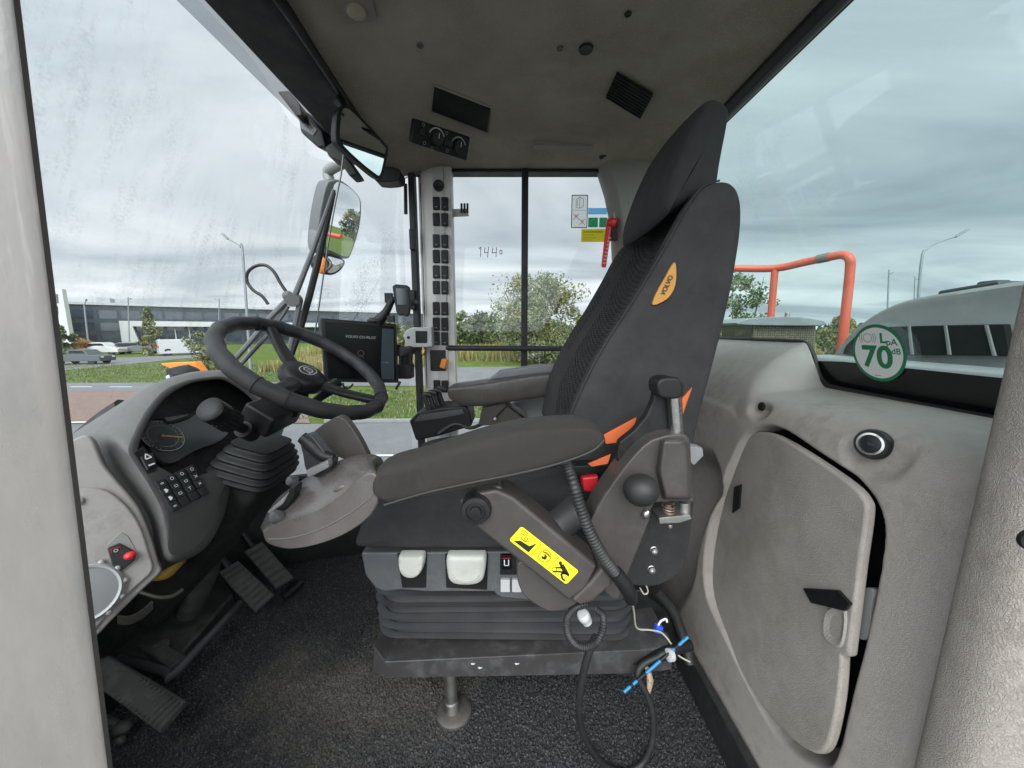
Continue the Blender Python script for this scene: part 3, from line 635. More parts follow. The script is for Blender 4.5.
# windscreen: wraps from post to post
plan = catmull([(-.50, .37, 0), (-.72, .40, 0), (-.98, .50, 0), (-1.14, .70, 0), (-1.17, .89, 0), (-1.14, 1.08, 0), (-.98, 1.27, 0), (-.72, 1.38, 0), (-.40, 1.43, 0)], 6)
zs = [.33, 1.0, 1.56]
tp = np.array([(v.x, v.y) for v in plan])
cc = np.array([-.5, .89])
def wring(z):
    f = (z - .33) / 1.23; k = 1 - .80 * f * (np.clip(-.5 - tp[:, 0], 0, 1) / .67)[:, None]
    return np.stack([-.5 + (tp[:, 0] + .5) * k[:, 0], tp[:, 1]], 1)
zz = np.linspace(.33, 1.56, 12); G = [wring(z) for z in zz]
o = grid_obj('pane', np.stack([g[:, 0] for g in G], 1), np.stack([g[:, 1] for g in G], 1), np.repeat(zz[None], len(tp), 0), M['pane_dirty'])
root = thing('windscreen', 'wide curved windscreen smeared with dried rain and dust', 'windscreen', (-1.1, .9, .33)); attach(o, root)
q = o.modifiers.new('solid', 'SOLIDIFY'); q.thickness = .004
mb = MB(); mb.prism([(-.556, .0, 1.497), (-.632, .0, 1.515), (-.632, 0, 1.519), (-.556, 0, 1.501)], (0, 1.36, 0)); finish(mb, 'sun_band', M['pane_band'], root, smooth=0)
mb = MB(); mb.tube([(x, y, .34) for x, y in wring(.34)], .014, 8); finish(mb, 'seal', M['rubber'], root)
mb = MB(); ga = wring(.33)
mb.loft([[(x, y, .33) for x, y in ga], [(x, y, -.15) for x, y in ga]], caps=False, closed=False); o = finish(mb, 'front_wall', M['black_matte'], solid=.02); tag(o, 'black lower front wall under the windscreen', kind='structure')
# ================================================================== operator seat
seat = thing('operator_seat', 'dark grey fabric suspension seat with tall headrest and taupe armrests', 'seat', (.03, .88, 0))

def ring_offset(pts, d):
    """move a closed XZ outline inwards by d"""
    n = len(pts); A = sum(pts[i][0] * pts[(i + 1) % n][1] - pts[(i + 1) % n][0] * pts[i][1] for i in range(n)); sg = 1 if A > 0 else -1; out = []
    for i in range(n):
        ax, az = pts[i - 1]; bx, bz = pts[(i + 1) % n]; tx_, tz_ = bx - ax, bz - az; l = math.hypot(tx_, tz_) or 1
        out.append((pts[i][0] - sg * tz_ / l * d, pts[i][1] + sg * tx_ / l * d))
    return out
def cushion(name, outline, stations, mats, parent, wfront=None, fdir=(1, 0), matfn=None, smooth=80, sub=1):
    """loft an XZ outline across Y; stations = (Y, shrink, front push)"""
    mb = MB(); rings = []
    for Y, sh, pu in stations:
        rg = ring_offset(outline, sh)
        if wfront: rg = [(x + fdir[0] * pu * w_, z + fdir[1] * pu * w_) for (x, z), w_ in zip(rg, wfront)]
        rings.append([(x, Y, z) for x, z in rg])
    mb.loft(rings); bm = mb.bm; bmesh.ops.recalc_face_normals(bm, faces=bm.faces)
    if matfn:
        for f in bm.faces: f.material_index = matfn(f)
    return finish(mb, name, mats, parent, smooth=smooth, sub=sub)
def xz(px, Y): return [(q.x, q.z) for q in PL(px, Y)]

# backrest
fr_px = [(566, 480), (566, 445), (570, 416), (583, 385), (597, 357), (614, 329), (632, 302), (650, 272), (667, 243), (678, 222), (690, 202), (700, 190)]
tp_px = [(711, 184), (724, 183), (734, 190)]
rr_px = [(739, 207), (738, 235), (734, 262), (728, 295), (720, 330), (711, 365), (703, 395), (694, 430), (688, 460), (684, 482)]
ol = xz(fr_px + tp_px + rr_px, .665); nf = len(fr_px)
ol_s = [(v.x, v.y) for v in catmull([(x, z, 0) for x, z in ol], 2, True)]
wf = []
for i in range(len(ol_s)):
    j = i / 2; wf.append(1.0 if j < nf - 2 else max(0., .9 - (j - nf + 2) * .35) if j < nf + 1 else 0.0)
wf[-1] = .5
YA, YB = .655, 1.12
st = [(YA - .003, .014, 0), (YA - .001, .004, 0), (YA + .008, -.002, 0), (YA + .03, 0, .0), (YA + .055, 0, .004), (YA + .075, 0, .010), (YA + .085, 0, .026), (YA + .12, 0, .046), (YA + .17, 0, .054)]
mid = (YA + YB) / 2
st = st + [(mid, 0, .056)] + [(YA + YB - y, s_, p_) for y, s_, p_ in st[::-1]]
def bmat(f):
    c = f.calc_center_median()
    if abs(f.normal.y) > .75: return 0
    return 1 if YA + .012 < c.y < YB - .012 and (YA + .075 < c.y < YB - .075 or f.normal.z > .45 or c.z > 1.06) else 0
back = cushion('backrest', ol_s, st, [M['fabric_plain'], M['fabric_pattern']], seat, wf, (.93, -.36), bmat)
# seam piping along the near bolster edge
mb = MB()
mb.tube([(x, YA + .004, z) for x, z in ring_offset(ol_s, -.001)[3:26]], .0018, 6)
finish(mb, 'piping', M['fabric_plain'], back)
# woven brand tag sewn in the side seam
mb = MB(); tg = [P(x, y, YA - .008) for x, y in sm2([(674.5, 262), (676.5, 274), (674.5, 288), (667, 299), (653, 305), (656.5, 293), (665, 278)], 3)]
mb.prism(tg, (0, .006, 0)); tagp = finish(mb, 'name_tag', M['tag_orange'], back, bevel=.0006)
a, b = P(660, 299, YA - .0085), P(673, 271, YA - .0085); u = (b - a).normalized(); v = Vector((0, -1, 0)).cross(u); 
d = Decal((a + b) / 2 + Vector((0, -.001, 0)), u, v, (0, -1, 0)); d.text('VOLVO', 0, -.0008, .0115, 0, 1, bold=.015, sx=.9); d.done('lettering', [M['ink_black']], tagp)

# headrest
h_px = [(668, 217), (665, 196), (672, 172), (678, 155), (686, 135), (695, 116), (701, 104), (706, 98), (714, 95.5), (724, 99), (731, 106), (732, 114), (730, 128), (726, 148), (722, 170), (720, 184), (714, 193), (700, 197), (686, 202)]
hol = [(v.x, v.y) for v in catmull([(x, z, 0) for x, z in xz(h_px, .735)], 2, True)]
HA, HB = .725, 1.035
hs = [(HA, .022, 0), (HA + .005, .010, 0), (HA + .018, .002, 0), (HA + .05, 0, 0), (HA + .10, -.004, 0), ((HA + HB) / 2, -.005, 0)]
hs = hs + [(HA + HB - y, s_, p_) for y, s_, p_ in hs[:-1][::-1]]
hr = cushion('headrest', hol, hs, [M['fabric_plain']], seat)

# seat cushion
c_px = [(356, 552), (354, 536), (359, 522), (370, 512), (392, 506), (430, 501), (480, 496), (530, 490), (575, 484), (620, 480), (640, 482), (640, 552), (560, 553), (440, 553)]
col = [(v.x, v.y) for v in catmull([(x, z, 0) for x, z in xz(c_px, .65)], 2, True)]
CA, CB = .645, 1.12
cs = [(CA, .022, 0), (CA + .004, .012, 0), (CA + .016, .003, 0), (CA + .05, 0, 0), (CA + .09, .006, 0), ((CA + CB) / 2, .008, 0)]
cs = cs + [(CA + CB - y, s_, p_) for y, s_, p_ in cs[:-1][::-1]]
cushion('seat_cushion', col, cs, [M['fabric_plain'], M['fabric_pattern']], seat, matfn=lambda f: 1 if f.normal.z > .6 and CA + .09 < f.calc_center_median().y < CB - .09 else 0)

# side control panel below the cushion
YS = .655
sp_px = [(361, 553), (585, 551), (588, 603), (545, 602), (502, 598), (496, 595), (494, 592), (425, 592), (400, 590), (384, 592), (375, 588), (365, 575)]
mb = MB(); mb.prism(PL(sp_px, YS), (0, .42, 0)); panel = finish(mb, 'side_panel', M['seat_base_grey'], seat, bevel=.006, seg=3)
for px in ([(397, 554), (427, 554), (426, 588), (402, 588)], [(445, 554), (488, 554), (487, 590), (446, 588)]):
    mb = MB(); mb.prism(PL(px, YS - .002), (0, .004, 0)); finish(mb, 'recess', M['dark_hole'], panel, bevel=.001)
for px, glyph in ([(399, 556), (405, 554.5), (418, 554.5), (424, 556), (423, 568), (418, 575), (411, 577), (404, 575), (399.5, 568)], 'n'), ([(447, 556), (456, 554.5), (478, 554.5), (486, 556), (485, 572), (482, 580), (474, 583.5), (458, 583.5), (450, 580), (447.5, 572)], 'r'):
    mb = MB(); pts = PL(sm2(px, 3), YS - .016); c_ = sum(pts, Vector()) / len(pts)
    mb.loft([[p + Vector((0, .014, 0)) for p in pts], [p for p in pts], [p.lerp(c_, .10) + Vector((0, -.006, 0)) for p in pts], [p.lerp(c_, .4) + Vector((0, -.007, 0)) for p in pts]])
    pd = finish(mb, 'adjust_lever', M['cream_plastic'], panel, smooth=60)
    lw = (pts[0] - pts[len(pts) // 2]).length
    mb = MB(); w_ = .017 if glyph == 'n' else .024; cc_ = c_ + Vector((0, -.0065, -.006)); mb.tube([cc_ + Vector((w_ * math.cos(R(a)), 0, .014 * math.sin(R(a)))) for a in range(180, 361, 15)], .0011, 6); finish(mb, 'thumb_mark', mat('cream_dark_line', (.40, .40, .35), .5) if 'cream_dark_line' not in M else M['cream_dark_line'], pd)  # thumb mark drawn as an arc in a darker cream
mb = MB(); mb.prism(PL([(500, 554), (524, 554), (524, 575), (500, 575)], YS - .002), (0, .006, 0)); bz = finish(mb, 'switch_bezel', M['black_plastic'], panel, bevel=.001)
mb = MB(); mb.prism(PL([(501.5, 555.5), (511.5, 555.5), (511.5, 570), (501.5, 570)], YS - .007), (0, .008, 0)); hb = finish(mb, 'heater_switch', M['screen_black'], panel, bevel=.002)
c = P(506.5, 562.5, YS - .0075); d = Decal(c, (1, 0, 0), (0, 0, 1), (0, -1, 0)); d.line([(-.004, .006), (-.004, -.006), (.004, -.006), (.004, .006)], .0016, 0); d.line([(-.008, .009), (.008, .009)], .0012, 1); d.done('legend', [M['label_white'], M['red_plastic']], hb)
for x0 in (500.5, 512.0):
    mb = MB(); mb.prism(PL([(x0, 580), (x0 + 9.5, 580), (x0 + 9.5, 592.5), (x0, 592.5)], YS - .006), (0, .01, 0)); finish(mb, 'push_button', M['silver_plastic'], panel, bevel=.0015)

# bellows
YBL = .705; rings = []
zt = P(450, 590, YBL).z; zb = .225; nfold = 5; xa, xb = -.305, .27
for i in range(nfold * 10 + 1):
    f = i / (nfold * 10); ph = f * nfold * 2 * math.pi
    bul = -.015 * (abs(math.cos(ph / 2)) ** .55) - .006 * f
    z = zt + (zb - zt) * f; x0, x1, y0, y1 = xa - bul * -1 + .012, xb, YBL - bul, 1.06 + bul
    x0 = xa - bul; r_ = .05
    q = []
    for cx_, cy_, a in ((x1 - r_, y1 - r_, 0), (x0 + r_, y1 - r_, 90), (x0 + r_, y0 + r_, 180), (x1 - r_, y0 + r_, 270)):
        q += [(cx_ + r_ * math.cos(R(a + 18 * k)), cy_ + r_ * math.sin(R(a + 18 * k)), z - .010 * math.sin(ph) - .004 * math.sin(5 * cx_ + 2 * ph * .1) * (f > .3) + (.004 * math.sin(7 * cx_ + i) if 0 else 0)) for k in range(6)]
    rings.append(q)
mb = MB(); mb.loft(rings); finish(mb, 'bellows', mat('bellows_rubber', (.035, .036, .038), .6, bump='noise', bscale=500, bdist=.0002, stain=(.07, .07, .07), stain_amt=.4), seat, smooth=50)
# base tray
YT = .69
mb = MB(); mb.prism([P(x, y, YT) for x, y in [(374, 646), (386, 662), (640, 650), (672, 646), (672, 670), (640, 674), (386, 678.5), (372, 671)]], (0, .40, 0)); tray = finish(mb, 'base_tray', mat('tray_grey', (.045, .042, .042), .45, stain=(.12, .12, .12), stain_amt=.5, sscale=30, var=.1), seat, bevel=.0025)
mb = MB()
for x, y in ((473, 664), (480, 668), (517, 664)):
    mb = MB(); c = P(x, y, YT - .0004); mb.prism([c + Vector((dx * .001, 0, dz * .001)) for dx, dz in ((-5, 1), (-1, 2.5), (2, 1), (5, 2), (3, -1.5), (-2, -2.5))], (0, .001, 0)); finish(mb, 'paint_chip', M['silver_plastic'], tray)
mb = MB(); mb.lathe([(.003, 0), (.003, .001)], P(635, 664, YT - .0005), (0, -1, 0), 10); finish(mb, 'bolt_hole', M['dark_hole'], tray)
# suspension cover plate rising at the rear of the tray
mb = MB(); mb.prism(PL([(592, 648), (600, 600), (640, 590), (668, 612), (692, 655), (690, 662), (600, 662)], .80), (0, .12, 0)); finish(mb, 'rear_bracket', M['black_plastic'], seat, bevel=.004)

# ---------------- near armrest
YR = .445
a_px = [(370, 498), (368, 487), (373, 475), (388, 468), (420, 460), (455, 448), (490, 437.5), (525, 430), (560, 427), (588, 426.5), (600, 431), (607, 440), (606, 448), (598, 454), (575, 463), (540, 473), (500, 485), (460, 495), (425, 502), (395, 507), (380, 505)]
aol = [(v.x, v.y) for v in catmull([(x, z, 0) for x, z in xz(a_px, YR)], 2, True)]
ws = [1 if z < np.mean([q[1] for q in aol]) - .0 else 0 for x, z in aol]
AS = [(YR + .002, .010, 0), (YR + .004, .004, 0), (YR + .012, 0, 0), (YR + .035, -.003, 0), (YR + .05, -.003, 0), (YR + .066, .000, 0), (YR + .076, .004, 0), (YR + .082, .012, 0)]
arm = cushion('armrest_cushion', aol, AS, [M['armrest_skin']], seat)
mb = MB(); mb.tube([(q.x, YR - .0004, q.z) for q in PL(sm2([(384, 505), (425, 493), (470, 483), (520, 473), (560, 463), (592, 451), (604, 440)], 4, False), YR)], .0013, 6); finish(mb, 'piping', mat('seam', (.035, .031, .03), .6), arm)

# control pod in front of the armrest
def podring(px, Y): return PL(px, Y)
YPd = .452
pb_ = [(263, 543), (284, 550), (310, 547), (338, 538), (362, 524), (375, 510), (379, 499)]
pt_ = [(377, 472), (374, 459), (363, 455), (342, 459), (322, 468), (302, 478.5), (288, 488), (274, 499), (266, 513), (262, 526)]
pn_ = [(380, 478), (375, 472), (364, 475), (347, 490), (330, 503), (316, 511), (302, 516), (288, 520), (274, 524), (262, 531)]
pb_, pt_, pn_ = sm2(pb_, 2, False), sm2(pt_, 2, False), sm2(pn_, 2, False)
YF2 = YPd + .075
Bn, Tn, Tf = PL(pb_, YPd), PL(pn_, YPd), PL(pt_, YF2)
cb = sum(Bn + Tn, Vector()) / len(Bn + Tn)
def pring(Y, k, sh=0, drop=0):
    q = [Vector((p.x, Y, p.z)) for p in Bn] + [Vector((a.x + (c.x - a.x) * k, Y, a.z + (c.z - a.z) * k - drop)) for a, c in zip(Tn, Tf)]
    return [p.lerp(Vector((cb.x, Y, cb.z)), sh) for p in q]
mb = MB(); mb.loft([pring(YPd + .0, 0, .10), pring(YPd - .001, 0, .03), pring(YPd + .003, .03, 0), pring(YPd + .012, .2, -.01), pring(YPd + .04, .62, -.015), pring(YF2, 1.0, 0), pring(YPd + .10, 1.02, .02, .004), pring(YPd + .12, .95, .10, .012), pring(YPd + .124, .9, .25, .012)])
pod = finish(mb, 'control_pod', M['pod_plastic'], seat, smooth=80, sub=2)
# lower half of the pod and seam line
mb = MB(); mb.tube([P(x, y, YPd - .0005) for x, y in sm2([(268, 539), (290, 538), (320, 529), (350, 513), (373, 495)], 5, False)], .0011, 6); finish(mb, 'seam', mat('pod_line', (.11, .10, .095), .6), pod)
# raised back part with switch stalks on top
mb = MB(); top_px = sm2([(306, 470), (303, 456), (300, 443), (302, 437), (310, 435), (318, 444), (327, 456), (333, 460), (330, 470), (318, 478)], 3)
mb.prism(PL(top_px, YPd + .055), (0, .018, 0)); hp = finish(mb, 'joystick_base', mat('pod_gloss', (.03, .03, .032), .2), pod, bevel=.005, seg=3)
mb = MB(); mb.tube([P(x, y, YPd + .06) for x, y in [(302, 437), (312, 445), (322, 455), (334, 458)]], [.008, .010, .009, .006], 10, smooth=4); finish(mb, 'joystick', M['black_plastic'], pod)
mb = MB(); mb.prism(PL([(305, 471), (328, 460), (329, 468), (307, 479)], YPd + .04), (0, .014, 0)); finish(mb, 'selector_switch', mat('pod_pale', (.16, .155, .155), .3), pod, bevel=.003)
# palm shield
sh = sm2([(307, 440), (318, 428), (332, 419), (340, 417), (348, 423), (357, 436), (364, 449), (367, 459), (352, 461), (338, 457), (322, 448)], 4)
mb = MB(); mb.prism(PL(sh, YPd + .115), (0, .016, 0)); finish(mb, 'palm_shield', M['taupe_plastic'], pod, bevel=.005, seg=3)
# thumb rollers at the left edge
for x, y, r_ in ((277, 519, .0082), (293, 483, .0072)):
    c = P(x, y, YPd + .006 if x < 280 else YPd + .055); mb = MB(); mb.lathe([(r_ * .5, -.001), (r_, 0), (r_ * 1.05, .006), (r_ * .8, .011), (r_ * .35, .012)], c + Vector((0, .006, 0)), (-.35, -.8, .4), 20); finish(mb, 'thumb_roller', mat('roller_grey', (.06, .058, .058), .35) if 'roller_grey' not in M else M['roller_grey'], pod)
mb = MB(); mb.prism(PL([(290, 487), (295, 487), (294, 494), (292, 500), (285, 510), (279, 513), (275, 509), (281, 503), (286, 497)], YPd + .022), (0, .02, 0)); finish(mb, 'button_strip', M['black_plastic'], pod, bevel=.002)
mb = MB(); mb.prism(PL([(266, 513), (289, 492), (283, 504), (270, 514)], YPd + .02), (0, .02, 0)); finish(mb, 'switch_cap', mat('pod_pale2', (.20, .2, .2), .3), pod, bevel=.002)
mb = MB(); c = P(340, 488, YPd + .012); mb.ball(c, (.010, .004, .004), Matrix.Rotation(R(-25), 3, 'Y')); finish(mb, 'touch_button', M['pod_plastic'], pod)

# swing arm with warning label
YW = .475
aw = [(470, 504), (497, 488), (513, 492), (612, 578), (608, 586), (572, 604), (566, 602), (463, 520)]
mb = MB(); mb.prism(PL([(462, 500), (480, 492), (496, 489), (513, 497), (598, 567), (586, 590), (569, 602), (466, 520)], YW), (0, .055, 0)); sw = finish(mb, 'swing_arm', M['taupe_plastic'], seat, bevel=.006, seg=3)
mb = MB(); mb.prism(PL([(571, 601), (590, 583), (602, 568), (613, 578), (612, 586), (592, 603), (580, 606)], YW - .001), (0, .058, 0)); finish(mb, 'end_cap', M['taupe_plastic'], sw, bevel=.005, seg=3)
c = P(476, 509.5, YW - .004); mb = MB(); mb.lathe([(.021, .02), (.021, 0), (.019, -.006), (.013, -.007), (.012, -.005), (.008, -.005), (.007, -.009), (.001, -.0095)][::-1], c + Vector((0, 0, 0)), (0, 1, 0), 32); finish(mb, 'pivot_knob', M['black_plastic'], sw, smooth=35)
mb = MB(); mb.prism(PL([(458, 500), (500, 484), (505, 492), (497, 512), (476, 522), (462, 514)], YW + .006), (0, .04, 0)); finish(mb, 'pivot_housing', M['taupe_plastic'], sw, bevel=.006, seg=3)
mb = MB(); mb.prism(PL(sm2([(520, 562), (545, 566), (575, 590), (580, 600), (568, 609), (552, 612), (537, 606), (524, 596), (518, 583), (517, 572)], 3), YW + .02), (0, .055, 0)); finish(mb, 'gas_strut_cover', M['taupe_plastic'], sw, bevel=.006, seg=3)
# yellow label: frame along the arm
A0, A1, A2 = P(521.5, 526, YW - .001), P(579, 571, YW - .001), P(511, 541.5, YW - .001)
u = (A1 - A0); Lw = u.length; u.normalize(); v = Vector((0, -1, 0)).cross(u); v = v if v.z > 0 else -v; Hh = abs((A0 - A2).dot(v))
d = Decal(A0 - v * Hh, u, v, (0, -1, 0), .0003)
d.rrect(0, 0, Lw, Hh, Hh * .14, 0, 1)
d.line([(Lw * .36, Hh * .06), (Lw * .36, Hh * .94)], .0007, 1, 2); d.line([(Lw * .66, Hh * .06), (Lw * .66, Hh * .94)], .0007, 1, 2)
# panel 1: book, console and wedge
d.line([(Lw * .05, Hh * .70), (Lw * .05, Hh * .9), (Lw * .13, Hh * .9), (Lw * .13, Hh * .70), (Lw * .05, Hh * .70)], .0007, 1, 2); d.line([(Lw * .09, Hh * .7), (Lw * .09, Hh * .9)], .0006, 1, 2)
d.poly([(Lw * .05, Hh * .12), (Lw * .31, Hh * .12), (Lw * .31, Hh * .8), (Lw * .26, Hh * .42), (Lw * .12, Hh * .36)], 1, 2)
d.line([(Lw * .09, Hh * .5), (Lw * .17, Hh * .45), (Lw * .22, Hh * .62)], .0009, 1, 2); d.ring(Lw * .16, Hh * .6, Hh * .09, .0008, 1, 2, n=12)
# panel 2: circular arrow with a pointer
d.ring(Lw * .51, Hh * .5, Hh * .32, .0009, 1, 2); d.ring(Lw * .51, Hh * .5, Hh * .22, .0011, 1, 2, 30, 150, 10)
d.poly([(Lw * .48, Hh * .62), (Lw * .54, Hh * .56), (Lw * .55, Hh * .36), (Lw * .50, Hh * .30), (Lw * .47, Hh * .4), (Lw * .51, Hh * .45)], 1, 2); d.line([(Lw * .45, Hh * .66), (Lw * .57, Hh * .66)], .001, 1, 2)
# panel 3: bending figure
d.disc(Lw * .73, Hh * .74, Hh * .09, 1, 2, 14); d.poly([(Lw * .72, Hh * .66), (Lw * .78, Hh * .78), (Lw * .93, Hh * .55), (Lw * .95, Hh * .42), (Lw * .86, Hh * .40), (Lw * .80, Hh * .5)], 1, 2)
d.line([(Lw * .90, Hh * .5), (Lw * .84, Hh * .3), (Lw * .90, Hh * .12), (Lw * .95, Hh * .12)], Hh * .10, 1, 2); d.line([(Lw * .86, Hh * .46), (Lw * .78, Hh * .26), (Lw * .74, Hh * .12)], Hh * .10, 1, 2); d.line([(Lw * .80, Hh * .6), (Lw * .73, Hh * .38)], Hh * .09, 1, 2); d.ring(Lw * .73, Hh * .26, Hh * .12, .0008, 1, 2, n=14)
lb = d.done('warning_label', [M['yellow_label'], M['ink_black']], sw)

# armrest bracket behind: cast housing with guide rod
YK = .52
k_px = [(618, 600), (603, 590), (596, 572), (600, 548), (590, 530), (597, 508), (614, 482), (634, 456), (652, 440), (676, 434), (687, 436), (691, 446), (692, 480), (694, 500), (690, 502), (655, 503), (650, 520), (640, 545), (628, 575)]
mb = MB(); mb.prism(PL(sm2(k_px, 2), YK), (0, .05, 0)); br = finish(mb, 'armrest_bracket', M['taupe_plastic'], seat, bevel=.009, seg=4)
mb = MB(); mb.loft([[P(x, y, YK - .018 + dy) for x, y in px] for px, dy in (([(660, 438), (684, 438), (691, 446), (693, 500), (662, 500), (655, 470)], .02), ([(664, 441), (682, 441), (687, 449), (689, 498), (666, 498), (660, 470)], 0))]); finish(mb, 'guide_sleeve', M['taupe_plastic'], br, bevel=.004, seg=3)
mb = MB(); mb.prism(PL([(656, 388), (658, 379), (680, 378), (684, 384), (684, 396), (676, 398), (678, 442), (650, 462), (624, 470), (618, 466), (617, 452), (620, 442), (634, 431), (646, 417), (653, 402)], YK + .03), (0, .018, 0)); finish(mb, 'guide_plate', M['black_plastic'], br, bevel=.003)
mb = MB(); mb.cyl(P(673, 388, YK + .022), P(677, 440, YK + .022), .0098, 20); finish(mb, 'guide_rod', M['steel'], br)
c = P(671, 390, YK + .022); mb = MB(); mb.prism(PL(sm2([(657, 386), (661, 379), (672, 377.5), (681, 380), (683.5, 387), (682, 397), (672, 399.5), (660, 397)], 3), YK + .004), (0, .038, 0)); finish(mb, 'rod_cap', M['black_plastic'], br, bevel=.006, seg=3)
c = P(641, 490, YK - .03); mb = MB(); mb.ball(c, (.0245, .024, .0225), None, 28, 18); mb.cyl(c, c + Vector((0, .035, 0)), .011); finish(mb, 'ball_knob', M['rubber'], br)
mb = MB(); a = P(668, 504, YK + .015); b_ = P(668.5, 519, YK + .015)
mb.tube([a.lerp(b_, t_ / 80) + Vector((.0085 * math.cos(t_ * .44), .0085 * math.sin(t_ * .44), 0)) for t_ in range(81)], .0013, 6); mb.cyl(a, b_, .005); finish(mb, 'spring', M['rust_spring'], br)
mb = MB(); mb.cyl(P(684.5, 502, YK + .015), P(684.5, 517, YK + .015), .008, 14); mb.prism(PL([(659, 518), (690, 515), (692, 519), (680, 523), (660, 524)], YK), (0, .03, 0)); mb.lathe([(.004, 0), (.004, .006)], P(670, 524, YK + .012), (0, 0, -1), 8); finish(mb, 'spring_seat', M['steel_dull'], br, bevel=.001)
c = P(646, 514, YK - .004); mb = MB(); mb.ball(c, (.0055, .005, .008), Matrix.Rotation(R(25), 3, 'Y'), 12, 8); finish(mb, 'bracket_bolt', M['steel'], br)
mb = MB(); mb.prism(PL([(690, 446), (703, 448), (704, 456), (694, 466), (690, 462)], YK + .04), (0, .02, 0)); finish(mb, 'lock_tab', mat('tab_grey', (.2, .2, .2), .5), br, bevel=.002)
# black mounting plate with two bolts
YM = .585
mb = MB(); mb.prism(PL(sm2([(640, 500), (690, 496), (692, 520), (688, 552), (680, 572), (660, 585), (640, 586), (618, 580), (628, 545)], 3), YM), (0, .012, 0)); mp_ = finish(mb, 'mount_plate', M['black_matte'], seat, bevel=.003)
for x, y in ((653.5, 549.5), (651, 568.5)):
    c = P(x, y, YM); mb = MB(); mb.lathe([(.0065, .001), (.0065, -.002), (.0055, -.0025), (.0055, -.007), (.003, -.0075), (.0025, -.004)][::-1], c, (0, 1, 0), 16); finish(mb, 'bolt', M['steel'], mp_)
# dark motor housing on the swing arm
mb = MB(); mb.cyl(P(556, 528, YK + .0), P(580, 507, YK + .02), .024, 24); mb.cyl(P(553, 531, YK), P(558, 526, YK), .026, 24); finish(mb, 'strut_collar', M['rubber'], br, bevel=.003)

# orange belt and buckle
YO = .63
def strap(px, Y0, w_=.02, name='seat_belt'):
    mb = MB(); a = PL(px, Y0); mb.prism(a, (0, .004, 0)); return finish(mb, name, M['orange_belt'], seat, bevel=.001)
strap([(604, 435), (637, 417.5), (634, 427), (616, 443), (606, 444)], .60)
strap([(588, 464), (600, 459), (611, 454.5), (608, 464), (592, 467)], .575)
strap([(682, 399), (692.5, 387.5), (688, 400), (683, 415)], .62)
strap([(624, 440), (634, 434), (631, 449), (623, 455)], .60)
mb = MB(); mb.prism(PL([(582, 478), (599, 476), (598, 484), (593, 493), (584, 492)], .60), (0, .03, 0)); finish(mb, 'belt_buckle', M['red_plastic'], seat, bevel=.004, seg=3)
mb = MB(); mb.prism(PL([(574, 466), (612, 464), (614, 472), (580, 476), (570, 474)], .61), (0, .03, 0)); finish(mb, 'buckle_stalk', M['black_plastic'], seat, bevel=.003)

# ---------------- far armrest with lever console
YFa = 1.13
f_px = [(448, 398), (447, 390), (452, 387), (475, 384), (500, 380), (530, 375), (552, 373), (585, 371), (590, 385), (565, 395), (540, 398), (510, 403), (480, 407), (460, 406)]
fol = [(v.x, v.y) for v in catmull([(x, z, 0) for x, z in xz(f_px, YFa)], 2, True)]
cushion('armrest_cushion', fol, [(YFa - .004, .008, 0), (YFa, .002, 0), (YFa + .01, 0, 0), (YFa + .09, -.002, 0), (YFa + .11, .003, 0), (YFa + .116, .012, 0)], [M['taupe_plastic']], seat)
mb = MB(); mb.loft([PL([(486, 381), (500, 370), (540, 364), (590, 362), (590, 371), (552, 373.5)], YFa + .03), [p + Vector((0, .13, -.012)) for p in PL([(486, 381), (500, 370), (540, 364), (590, 362), (590, 371), (552, 373.5)], YFa + .03)]]); finish(mb, 'armrest_pad', mat('pad_grey', (.16, .16, .165), .45), seat, bevel=.008, seg=3)
YLc = 1.14
mb = MB(); mb.prism(PL([(409, 421), (417, 413), (440, 408), (465, 406), (470, 412), (472, 426), (440, 436), (416, 441), (414, 436)], YLc), (0, .12, 0)); lc = finish(mb, 'lever_console', M['black_plastic'], seat, bevel=.006, seg=3)
mb = MB(); mb.prism([p + Vector((0, -.003, .001)) for p in PL([(414, 422), (420, 415), (462, 409), (465, 414), (440, 419)], YLc)], (0, .006, 0)); finish(mb, 'console_trim', M['dash_dark'], lc, bevel=.002)
for i, (x, y) in enumerate(((425, 394), (430, 392), (435, 390), (439, 388))):
    mb = MB(); b0 = P(x + 7, 414 - i, YLc + .03 + i * .012); t0 = P(x, y, YLc + .03 + i * .012)
    mb.tube([b0, b0.lerp(t0, .5) + Vector((-.006, 0, .004)), t0, t0 + Vector((.02, 0, -.006))], [.007, .008, .0085, .006], 10, smooth=4); finish(mb, 'lever', M['rubber'], lc)
mb = MB(); mb.prism(PL([(482, 408), (505, 402), (528, 416), (524, 424), (478, 426)], YFa + .02), (0, .05, 0)); finish(mb, 'armrest_strut', M['taupe_plastic'], seat, bevel=.003)
mb = MB(); mb.tube([P(494, 419, YFa + .015), P(507, 405, YFa + .015), P(527, 420, YFa + .015)], .0035, 8); finish(mb, 'strut_link', M['black_plastic'], seat)
mb = MB(); c = P(495, 419, YFa + .012); mb.ball(c, .005, None, 10, 8); finish(mb, 'strut_bolt', M['silver_plastic'], seat)
mb = MB(); mb.tube([P(438, 434, YLc - .01), P(455, 424, YLc), P(470, 428, YLc), P(482, 424, YLc + .02)], .006, 8, smooth=4); finish(mb, 'cable', M['rubber'], seat)

